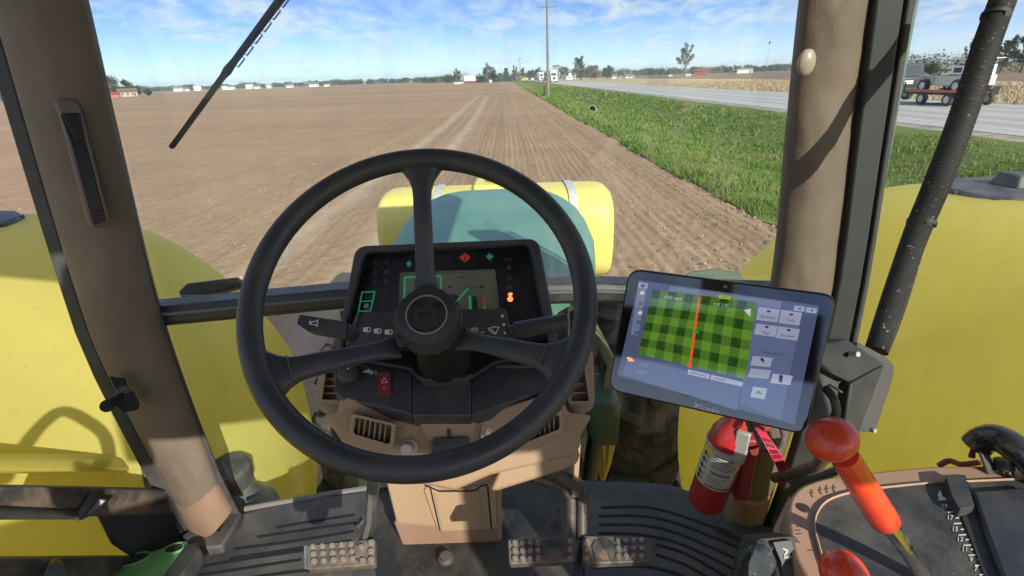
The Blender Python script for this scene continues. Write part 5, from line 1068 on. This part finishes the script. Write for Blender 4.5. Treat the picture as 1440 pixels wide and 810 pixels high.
# ================================================================ TANKS AND LOOSE THINGS
def saddle(side, label):
    X = (lambda x: x) if side < 0 else mirx
    t = thing('saddle_tank', (X(-1.65), .9, .35), label, 'tank', 'yellow saddle tanks on both sides of the cab'); r = []
    prof = [(-1.3, .55), (-1.27, .80), (-1.18, .94), (-1.0, 1.0), (-.5, 1.0), (0, 1.0), (.4, 1.0), (.8, 1.0), (1.1, 1.0), (1.3, 1.0), (1.5, 1.0), (1.66, .99), (1.76, .965), (1.84, .92), (1.90, .85), (1.94, .75), (1.965, .6), (1.975, .4)]
    zoff = 0
    sec = [(-.85, 1.30), (-.855, 1.45), (-.885, 1.60), (-.97, 1.78), (-1.09, 1.95), (-1.22, 2.08), (-1.36, 2.17), (-1.55, 2.20), (-1.80, 2.20), (-2.02, 2.15), (-2.2, 2.02), (-2.29, 1.8), (-2.30, 1.4), (-2.28, .95), (-2.2, .72), (-2.0, .62), (-1.6, .60), (-1.2, .61), (-1.0, .65), (-.90, .75), (-.86, .95), (-.85, 1.12)]
    for y, s in prof:
        k = min(1, max(0, (y - .85) / .75)); k = k * k * (3 - 2 * k); ring = []
        for px, pz in sec:
            inner = max(0, min(1, (px + 1.5) / .65)); px -= .30 * (1 - k) * inner
            if k < 1 and px > -1.6 and pz > 1.7: pz += 0
            cx_, cz_ = -1.6, 1.40; q = .45 + .55 * s
            ring.append(V3((X(cx_ + (px - cx_) * q), y, cz_ + (pz - cz_) * s)))
        r.append(ring)
    MB().loft(r).build('tank_body', YEL, t, smooth=60, sub=1)
    # moulded ledge low on the inner face and lower sump
    if side < 0:
        lg = []
        for px in (-200, -90, 0, 90, 165, 186, 204):
            e_ = max(0, px - 165) / 39; a_ = P(px, 637 + 6 * e_, x=-1.07); b_ = P(px, 684 - 8 * e_, x=-1.05); y = a_.y; w_ = 1 - .75 * e_
            lg.append([V3((-1.20, y, a_.z + .004)), V3((-1.125 + .02 * w_, y, a_.z)), V3((-1.115 + .045 * w_, y, a_.z - .02)), V3((-1.115 + .055 * w_, y, b_.z)), V3((-1.20, y, b_.z - .004))])
        MB().loft(lg).build('tank_ledge', YEL, t, bev=.012, seg=3)
    lid = MB().lathe((X(-1.68), 1.50, 2.172), (0, 0, 1), [(.17, -.02), (.175, .018), (.168, .028), (.14, .034), (.03, .036)], 40).build('tank_lid', LIDM, t, smooth=35)
    MB().prism([V3((X(-1.68) + a, 1.50 + b, 2.205)) for a, b in ((-.04, -.05), (.05, -.05), (.05, .05), (-.04, .05))], (0, 0, .038), .72).build('lid_handle', LIDM, lid, bev=.006)
    for k in range(10):
        a = 2 * pi * k / 10; MB().box((X(-1.68) + cos(a) * .172, 1.50 + sin(a) * .172, 2.182), (.014, .014, .03), Matrix.Rotation(a, 3, 'Z')).build('lid_lug', LIDM, lid)
    return t
saddle(-1, 'long yellow saddle tank outside the left window'); saddle(1, 'long yellow saddle tank with dark lid outside the right window')
# frame carrying the left tank
fr = thing('tank_frame', (-1.05, .9, .5), 'rusty black steel frame under the left yellow tank', 'frame')
a, b = P(-30, 706, x=-1.03), P(240, 704, x=-.97)
MB().bar(a, b, .05, .062, (0, 0, 1)).build('rail', RUST, fr, bev=.006)
a2, b2 = P(-30, 722, x=-1.00), P(108, 723, x=-.985); MB().tube([a2, b2], .011, 10).build('rod', STEELK, fr)
pb = Plane(P(130, 710, x=-.965), (P(130, 710, x=-.965) - EYEP) * -1)
slab(MB(), [(128, 692), (138, 703), (112, 733), (102, 727)], pb, .03, .01).build('bracket', STEELK, fr, bev=.003); slab(MB(), [(138, 700), (151, 703), (130, 724), (112, 733)], pb, .03, .004).build('bracket', IRON, fr, bev=.003)
pb2 = Plane(P(200, 740, x=-1.0), (.75, -.6, .25)); slab(MB(), [(136, 722), (150, 714), (238, 712), (262, 752), (262, 770), (182, 782), (158, 766)], pb2, .03).build('side_plate', mat('plate_black', (.012, .012, .013), .5, dust=.08, dscale=6), fr, bev=.003)
stroke('plate_edge', [(180, 713), (216, 712), (214, 716), (180, 717)], 1.6, pb2.off(.001), RUST, fr, .004, closed=True)
MB().bar(P(-30, 812, x=-1.08), P(250, 800, x=-1.02), .06, .07).build('lower_rail', RUST, fr, bev=.006)
slab(MB(), rpoly([(60, 815), (66, 796), (76, 791), (90, 794), (98, 815)], 4), Plane(P(80, 800, x=-1.0), (.7, -.6, .4)), .05).build('bolt_lug', STEELK, fr, bev=.006)
MB().tube([P(200, 640, x=-1.06), P(206, 660, x=-1.05), P(212, 690, x=-1.03)], .012, 8).build('tie_rod', IRON, fr)

# front tank across the nose
ft = thing('front_tank', (CXM, 3.9, 1.0), 'pale yellow tank lying across the nose beyond the green hood', 'tank'); r = []
hw0 = .885
for x, s in ((-1, .80), (-.985, .90), (-.955, .965), (-.90, 1), (-.5, 1), (0, 1), (.5, 1), (.90, 1), (.955, .965), (.985, .90), (1, .80)):
    ring = []
    for i in range(32):
        a = 2 * pi * i / 32; e = 2 / 3.2; ring.append(V3((CXM - .015 + x * hw0, 3.99 + .38 * s * math.copysign(abs(cos(a)) ** e, cos(a)), 1.412 + .355 * s * math.copysign(abs(sin(a)) ** e, sin(a)))))
    r.append(ring)
MB().loft(r).build('tank_body', YELF, ft, smooth=60, sub=1)
for x in (-.44, .56):
    MB().loft([[V3((CXM + x + dx, 3.99 + .389 * math.copysign(abs(cos(a)) ** .625, cos(a)), 1.412 + .364 * math.copysign(abs(sin(a)) ** .625, sin(a)))) for a in [2 * pi * i / 40 for i in range(40)]] for dx in (-.03, .03)], caps=False).build('strap', STRAP, ft, smooth=50)
MB().box((CXM + .02, 4.05, 1.775), (.40, .34, .05)).build('filler_boss', YELF, ft, bev=.02); MB().lathe((CXM + .05, 4.05, 1.792), (0, 0, 1), [(.13, 0), (.13, .03), (.05, .04)], 24).build('filler_cap', YELF, ft, smooth=30)
MB().box((CXM, 3.95, 1.015), (1.2, .3, .08)).build('cradle', STEELK, ft, bev=.01)
# washer bottle outside the left foot
fr_ = thing('washer_bottle', P(335, 710, y=1.30), 'grey washer bottle with black screw cap outside the left lower window', 'bottle'); c = P(330, 712, y=1.28)
MB().lathe(c - V3((0, 0, .25)), (0, 0, 1), [(.13, 0), (.13, .22), (.075, .285), (.06, .36)], 28).build('bottle', RESERV, fr_, smooth=50)
MB().lathe(c + V3((0, 0, .095)), (0, 0, 1), [(.075, 0), (.078, .055), (.07, .065), (.03, .072)], 24, 1, .02).build('screw_cap', mat('cap_dark', (.05, .055, .055), .6, dust=.3), fr_)

# --- tablet ------------------------------------------------------------------
cr = [(884, 377), (1178, 415), (1133, 613), (854, 549)]
k4 = [ray(*q) for q in cr]; Am = np.array([[k4[0].x, -k4[1].x, -k4[3].x], [k4[0].y, -k4[1].y, -k4[3].y], [k4[0].z, -k4[1].z, -k4[3].z]]); sol = np.linalg.solve(Am, -np.array(k4[2])); ds = np.array([sol[0], sol[1], 1, sol[2]]); ds *= .60 / ds.mean()
c4 = [EYEP + k4[i] * ds[i] for i in range(4)]; tpn = plane3(c4[0], c4[1], c4[3])
tb = thing('tablet', (c4[2] + c4[3]) / 2, 'black tablet showing a green guidance map, mounted right of the wheel', 'tablet')
TABK = mat('tablet_glass_black', (.006, .006, .008), .05, spec=.5); TABE = mat('tablet_edge', (.035, .036, .04), .3)
slab(MB(), rpoly(cr, 20, 6), tpn, .012, -.0012).build('body', TABE, tb, bev=.003, seg=3); slab(MB(), rpoly([(886.5, 380), (1174, 417.5), (1130, 609), (857, 546.5)], 17, 6), tpn, .0016, 0).build('front_glass', TABK, tb)
O, TX, TY = c4[0], c4[1] - c4[0], c4[3] - c4[0]
def tq(u, v): 
    p = O + TX * u + TY * v - EYEP; d_ = p.dot(FW); return (720 + FPX * p.dot(RT) / d_, 405 - FPX * p.dot(UP) / d_)
def inv(px, py):
    p = tpn.hit(px, py) - O; return (p.dot(TX) / TX.length_squared, p.dot(TY) / TY.length_squared)
def scr(name, base, e=.5, par=None): 
    m = mat(name, tuple(.04 * c_ for c_ in base), .05, spec=.5, emit=base, estr=e * .62); m_nodes[name][2].inputs['IOR'].default_value = 1.85; return m
m_nodes['tablet_glass_black'][2].inputs['IOR'].default_value = 2.0
SB = scr('screen_blue', (.14, .18, .33)); SD = scr('screen_dark', (.045, .05, .11)); SG = scr('screen_button', (.42, .45, .62)); SGL = scr('screen_button_pale', (.52, .55, .70)); SBAR = scr('screen_bar', (.20, .24, .36)); SLAB = scr('screen_label', (.40, .62, .09)); SRED = scr('screen_red', (.85, .09, .02), .7); SW_ = scr('screen_white', (.75, .78, .8)); SK = scr('screen_ink', (.04, .05, .09)); SGR = scr('screen_green', (.02, .42, .06)); SUND = scr('screen_blue_dark', (.10, .12, .23))
def onscr(name, px, m, lift=.0006): return plate(name, px, tpn, lift, m, tb, .0004)
onscr('screen', [(899, 394), (1152, 430), (1117, 597), (868, 528)], SUND, .0005)
onscr('screen_panel', [(1062, 430), (1128, 438), (1098, 590), (1040, 568)], SB, .0008)
onscr('screen_panel', [(1040, 540), (1104, 558), (1098, 592), (1040, 576)], SB, .0010) if False else None
onscr('toolbar', [(898, 396), (911, 398), (897, 472), (887, 470)], SBAR, .0009); onscr('toolbar', [(942, 402), (1099, 424), (1097, 434), (940, 411)], SBAR, .0009); onscr('toolbar', [(884, 501), (1042, 540), (1036, 577), (874, 526)], SB, .0009)
# map with gingham passes
MAP = scr('map_green', (.10, .42, .03), .6); N, L, b, mix, noise, ramp, mp = m_nodes['map_green']
tcn = [n_ for n_ in N if n_.type == 'TEX_COORD'][0]; sxyz = N.new('ShaderNodeSeparateXYZ'); L.new(tcn.outputs['UV'], sxyz.inputs[0])
def sq(src, k, duty):
    return nmath('LESS_THAN', nmath('FRACT', nmath('MULTIPLY', src, k)), duty)
N_s, L_s = N, L
a1 = sq(sxyz.outputs[0], 6.0, .5); a2 = sq(sxyz.outputs[1], 4.0, .5); sm = nmath('ADD', a1, a2)
cm = mix(nmath('MULTIPLY', sm, .5), (.13, .30, .03), (.020, .050, .010)); uvn = N.new('ShaderNodeTexNoise'); uvn.inputs['Scale'].default_value = 14; L.new(tcn.outputs['UV'], uvn.inputs['Vector']); cm = mix(ramp(uvn.outputs[0], .4, .7, 0, .3), cm, (.07, .17, .02))
L.new(cm, b.inputs['Emission Color'])
mo = onscr('map_view', [(918, 407), (1064, 425), (1048, 533), (897, 498)], MAP, .0010)
uvl = mo.data.uv_layers.new(name='UVMap'); uv4 = {0: (0, 0), 1: (1, 0), 2: (1, 1), 3: (0, 1)}
for lp_ in mo.data.loops: uvl.data[lp_.index].uv = uv4[lp_.vertex_index % 4]
onscr('guidance_line', [(982, 418), (985, 418), (972, 514), (968.5, 513)], SRED, .0013); onscr('vehicle_arrow', [(978, 461), (984, 469), (975, 468)], SGR, .0016); onscr('guidance_box', [(967, 511), (973, 512), (972, 517), (966, 516)], SRED, .0016)
onscr('compass_arrow', [(1046, 436), (1056, 434), (1055, 446)], SW_, .0013)
text('speed_readout', '-0.02 mph', 946, 419, tpn, 4.6, SW_, tb, (1, .13), .0014); text('offset_readout', '< 0\' 1.5"', 1014, 429, tpn, 4.6, SW_, tb, (1, .13), .0014)
onscr('status_label', [(1011, 414.5), (1028, 416.8), (1027, 421.5), (1010, 419.5)], SLAB, .0013); text('status_text', '< 4.9 >', 1019, 418, tpn, 3, SK, tb, (1, .13), .0018)
for (x, y, w, h, s) in ((1080, 442, 15, 11.5, 'Boundary'), (1111.5, 446.5, 14.5, 11.5, 'Track'), (1077, 464, 15, 10, 'Flags'), (1108, 468.5, 15, 10.5, 'Exclusion')):
    onscr('screen_button', [(x - w + 2, y - h + 1), (x + w + 2, y - h + 5), (x + w - 2, y + h), (x - w - 2, y + h - 4)], SG, .0012); text('button_text', s, x, y + 4, tpn, 3.8, SK, tb, (1, .13), .0016); onscr('button_icon', [(x - 1, y - 6), (x + 4, y - 5.4), (x + 3.5, y - 2.5), (x - 1.5, y - 3)], SK, .0016)
for (x, y, w, h) in ((1124, 434, 7.5, 4.5), (1141, 436.5, 7.5, 4.5)): onscr('screen_button', [(x - w + 1, y - h), (x + w + 1, y - h + 2), (x + w - 1, y + h), (x - w - 1, y + h - 2)], SG, .0012); onscr('button_icon', [(x - 2, y), (x + 2, y - 2), (x + 2, y + 2)], SK, .0016)
for (x, y, w, h, m) in ((1071, 508, 14, 8.5, SG), (1068, 525, 14.5, 8, SG), (1098, 513, 14, 8.5, SB), (1099, 533, 14, 8.5, SGL), (1067, 552, 10, 9.5, SGL), (906, 513, 6, 4, SBAR), (903, 523, 6, 4, SBAR)): onscr('screen_button', [(x - w + 2, y - h + 1), (x + w + 2, y - h + 4), (x + w - 2, y + h), (x - w - 2, y + h - 3)], m, .0012)
onscr('button_icon', [(1069, 503), (1074, 504), (1075, 511), (1070, 507)], SK, .0016); onscr('button_icon', [(1062, 553), (1067, 549), (1073, 555)], SGR, .0016); onscr('button_icon', [(1096, 527), (1101, 528), (1100, 538), (1095, 537)], SK, .0016)
text('panel_text', 'Patterns & Lines', 1088, 497, tpn, 3.6, SK, tb, (1, .13), .0016)
onscr('text_field', [(968, 519.5), (998, 526.5), (997, 533), (967, 526)], SGL, .0013); onscr('text_field', [(1000, 527), (1045, 537.5), (1044, 544), (999, 533.5)], SGL, .0013); text('field_text', 'AB/Heading', 982, 526, tpn, 3.4, SK, tb, (1, .2), .0017); text('field_text', 'Snapping', 1012, 533, tpn, 3.4, SK, tb, (1, .2), .0017)
for (x, y) in ((904, 402), (903, 412), (901, 427), (900, 440), (898, 453), (895, 468)): onscr('toolbar_icon', [(x - 2.5, y - 2), (x + 3, y - 2.5), (x + 2.5, y + 2.5), (x - 3, y + 2)], SW_ if y in (412, 440) else SUND, .0013)
onscr('toolbar_button', [(898.5, 397), (911, 398.8), (910, 406), (897.5, 404.5)], SG, .0011); onscr('vehicle_icon', [(881, 502), (888, 503.5), (892, 508), (884, 508)], LEDO, .0013)
for (x, y) in ((966, 555), (995, 562), (1018, 567)): stroke('touch_key', [(x - 4, y - 1), (x + 2, y - 2.5), (x + 4, y + 2), (x - 3, y + 2)], .8, tpn, mat('touch_key_grey', (.06, .06, .065), .4) if x == 966 else bpy.data.materials['touch_key_grey'], tb, .0004, closed=True)
text('brand_lettering', 'Trimble', 997.5, 575.5, tpn, 7.6, WHITE, tb, (1, .225), .0006, squash=.86); stroke('brand_emblem', [(976, 566.5), (983, 570), (976.5, 572)], 1.8, tpn, WHITE, tb, .0006)
MB().lathe(tpn.hit(1020, 403, .0003), tpn.n, [(.0022, -.0006), (.0022, .0004), (.0006, .0004)], 14).build('camera_lens', mat('lens_grey', (.14, .16, .2), .15), tb)
# dock behind the tablet
pm = plane3(P(1168, 500, d=.66), P(1258, 516, d=.68), P(1200, 600, d=.66)); dk = thing('tablet_mount', P(1200, 600, d=.67), 'black plastic dock box behind the right end of the tablet', 'mount')
BX = mat('dock_black', (.022, .026, .026), .5, dust=.08, spec=.35, dscale=12)
A4 = [(1150, 478), (1191, 476), (1246, 513), (1150, 556)]; H = lambda x, y, u: pm.hit(x, y, u)
MB().prism([H(1130, 488, -.01), H(1191, 476, .012), H(1245, 512, .012), H(1196, 538, .026), H(1160, 520, .026), H(1130, 505, .01)], pm.n * -.06).build('top_shell', BX, dk, bev=.003)
MB().prism([H(1196.5, 539, .0255), H(1245, 513, .0115), H(1209, 608, .010), H(1188, 600, .022)], pm.n * -.055).build('side_shell', BX, dk, bev=.003)
MB().prism([H(*q, -.004) for q in rpoly([(1205, 480), (1248, 503), (1258, 516), (1255, 535), (1232, 603), (1226, 606), (1205, 610)], 5)], pm.n * -.05).build('rear_shell', mat('dock_grey', (.030, .034, .032), .6, dust=.12, dscale=9), dk, bev=.006)
MB().prism([H(*q, .010) for q in [(1140, 510), (1196, 545), (1186, 602), (1120, 596)]], pm.n * -.05).build('dock_recess', BLKP, dk)
MB().lathe(H(1205, 498, .0175), pm.n, [(.0035, -.01), (.0035, .002), (.001, .002)], 10).build('screw', CHROME, dk); MB().lathe(H(1228, 605, -.002), pm.n, [(.003, -.01), (.003, .003), (.001, .003)], 8).build('screw', CHROME, dk)
MB().tube(spline([H(1160, 545, .02), H(1172, 560, .03), H(1176, 580, .03), H(1168, 596, .03)], 5), .005, 8).build('cable', STEELK, dk); MB().tube(spline([H(1165, 540, .02), H(1178, 548, .028), H(1184, 552, .03)], 5), .0014, 6).build('wire', IRON, dk)
MB().tube([H(1195, 590, -.03), P(1150, 655, d=.82), P(1110, 668, d=.95), P(1090, 672, d=1.02)], .010, 12).build('mount_arm', IRON, dk, smooth=50); MB().tube(spline([P(1205, 640, d=.9), P(1175, 662, d=.92), P(1140, 672, d=.95), P(1110, 676, d=.98)], 5), .008, 8).build('cable', mat('cable_grey', (.10, .11, .11), .5), dk)

# ribbed hose by the right window
pts = spline([P(1424, -40, d=.80), P(1410, 0, d=.80), P(1388, 60, d=.79), P(1355, 160, d=.78), P(1318, 258, d=.77), P(1288, 330, d=.76), P(1256, 420, d=.745), P(1232, 492, d=.73)], 40)
rs = [.0170 + (.0010 if i % 2 else -.0006) for i in range(len(pts))]; rs = [q * (1 - .22 * max(0, i / len(pts) - .55) / .45) for i, q in enumerate(rs)]
ho = thing('ribbed_hose', P(1232, 492, d=.73), 'black dust-speckled ribbed hose running down beside the right window', 'hose'); MB().tube(pts, rs, 20).build('conduit', HOSEM, ho, smooth=25)
MB().tube(spline([P(1300, 312, d=.77), P(1284, 370, d=.76), P(1262, 440, d=.75), P(1240, 496, d=.735)], 8), .0085, 10).build('cable', HOSEM, ho)
for (x, y, dd, x2, y2) in ((1400, 22, .795, 1414, 19), (1296, 313, .765, 1303, 315)):
    c = P(x, y, d=dd); axd = (P(x - 3, y + 10, d=dd) - P(x, y, d=dd)).normalized(); MB().lathe(c, axd, [(.0165, -.003), (.0188, -.003), (.0188, .003), (.0165, .003)], 24).build('cable_tie', BLKP, ho); e = P(x2, y2, d=dd - .015); MB().box(e, (.009, .009, .008)).build('tie_head', BLKP, ho)

# --- fire extinguisher -----------------------------------------------------
fb, ftp = P(992, 706, d=1.12), P(1030, 602, d=1.02); axd = (ftp - fb).normalized(); Lx = (ftp - fb).length; R_ = .0385
fe = thing('fire_extinguisher', fb, 'small red fire extinguisher with white label strapped beside the right pillar', 'fire extinguisher')
MB().lathe(fb, axd, [(.010, -.012), (.028, -.008), (R_, .008), (R_, Lx - .035), (R_ * .93, Lx - .012), (R_ * .70, Lx + .008), (.018, Lx + .02), (.016, Lx + .04)], 36).build('cylinder', REDX, fe, smooth=50)
tow = (EYEP - fb); tow = (tow - axd * tow.dot(axd)).normalized(); sdx = axd.cross(tow)
if sdx.dot(RT) < 0: sdx = -sdx
def fx(a, h, rr): return fb + axd * h + (tow * cos(a) + sdx * sin(a)) * rr
def wrap(name, a0, a1, h0, h1, rr, m, par, th=.0006, nn=14):
    r_ = []
    for k in range(nn + 1):
        a = a0 + (a1 - a0) * k / nn; r_.append([fx(a, h0, rr), fx(a, h1, rr), fx(a, h1, rr + th), fx(a, h0, rr + th)])
    return MB().loft(r_).build(name, m, par, smooth=40)
h0, h1 = Lx * .36, Lx - .045; lbp = wrap('label', -1.25, 1.0, h0, h1, R_, PAPER, fe)
hh = h1 - h0
def ln(a0, a1, f0, f1, m=BLKP, nm='label_print'): return wrap(nm, a0, a1, h0 + hh * f0, h0 + hh * f1, R_ + .0006, m, fe, .0003, 6)
wrap('label_band', -1.25, -.55, h1 - .018, h1 - .002, R_ + .0006, mat('label_yellow', (.72, .62, .05), .5), fe, .0003)
for f in (.92, .86, .80): ln(-.35, .85 - random.random() * .3, f, f + .022)
for f in (.74, .69, .64, .59): ln(-.35, .9 - random.random() * .4, f, f + .016, GREYP)
ln(-.3, .7, .42, .50); 
for k in range(13): ln(-.28 + k * .08, -.25 + k * .08, .415, .508, PAPER, 'label_bar')
for f in (.34, .28, .22, .16): ln(-.35, .85 - random.random() * .5, f, f + .014, GREYP)
for k in range(16): ln(-.35 + k * .085, -.30 + k * .085, .04, .10)
for f in (.80, .62, .44, .26, .12): ln(-1.05, -.72, f - .02, f + .02); ln(-.95, -.80, f - .06, f + .06); ln(-.66, -.62, f - .05, f + .05)
wrap('clamp_band', -2.4, 2.4, Lx - .046, Lx - .036, R_ - .0012, STRAP, fe, .003, 30)
q1, q2 = fx(.75, Lx - .05, R_ + .002), fx(.75, Lx + .02, R_ * .8); MB().bar(q1, q2, .026, .012, tow).build('clamp_buckle', mat('buckle_grey', (.5, .5, .48), .35, .3, dust=.4, dscale=60), fe, bev=.003)
MB().box(fx(2.2, Lx * .5, R_ + .02), (.03, .03, .16)).build('wall_bracket', REDS, fe, bev=.004)
MB().lathe(ftp + axd * .035, axd, [(.017, 0), (.02, .01), (.02, .03), (.01, .035)], 16).build('valve', STEELK, fe); MB().bar(fx(.3, Lx + .05, .0), fx(.9, Lx + .06, .07), .014, .01, axd).build('squeeze_handle', REDS, fe, bev=.002)
MB().tube(spline([P(1062, 606, d=1.0), P(1072, 630, d=.99), P(1092, 634, d=.99), P(1101, 618, d=1.0), P(1098, 600, d=1.0)], 8), .0045, 8).build('safety_ring', IRON, fe)
tg = [(1061, 601, 1075, 603, .99), (1068, 612, 1084, 618, .975), (1078, 630, 1094, 632, .97), (1088, 648, 1103, 645, .975), (1095, 664, 1108, 656, .985), (1097, 684, 1111, 669, .985)]
ring = [[P(a, b, d=dd), P(c_, e_, d=dd), P(c_, e_, d=dd + .0012), P(a, b, d=dd + .0012)] for a, b, c_, e_, dd in tg]; itag = MB().loft(ring).build('inspection_tag', REDTAG, fe, smooth=60)
for k in range(4):
    ma = MB()
    for (i, t0) in ((1, .1), (1, .55), (2, .1), (2, .55), (3, .1), (3, .5), (4, .1)):
        u = .2 + .2 * k
        A_ = lambda i_, t: tuple(np.array(tg[i_][:2]) * (1 - u) * (1 - t) + np.array(tg[i_][2:4]) * u * (1 - t) + np.array(tg[i_ + 1][:2]) * (1 - u) * t + np.array(tg[i_ + 1][2:4]) * u * t)
        dd = lambda t: (tg[i][4] * (1 - t) + tg[i + 1][4] * t) - .0012
        p_, q_ = A_(i, t0), A_(i, t0 + .35); ma.bar(P(*p_, d=dd(t0)), P(*q_, d=dd(t0 + .35)), .0016, .0006, tow)
    ma.build('tag_print', BLKP, itag, smooth=0)
# clear plastic bottle by the console
c = P(1056, 842, d=.74); cbt = thing('plastic_bottle', c - V3((0, 0, .1)), 'clear ribbed plastic bottle beside the black rocker block', 'bottle')
pr = [(.001, -.12), (.028, -.118)]
for k in range(9): pr += [(.032, -.11 + .02 * k), (.0285, -.10 + .02 * k)]
pr += [(.03, .06), (.022, .075), (.012, .085)]
MB().lathe(c, (.12, .12, 1), pr, 24).build('bottle', CLEAR, cbt, smooth=60); MB().lathe(c + V3((.010, .010, .085)), (.12, .12, 1), [(.0105, 0), (.0105, .008), (.008, .010)], 18).build('bottle_neck', CLEAR, cbt)
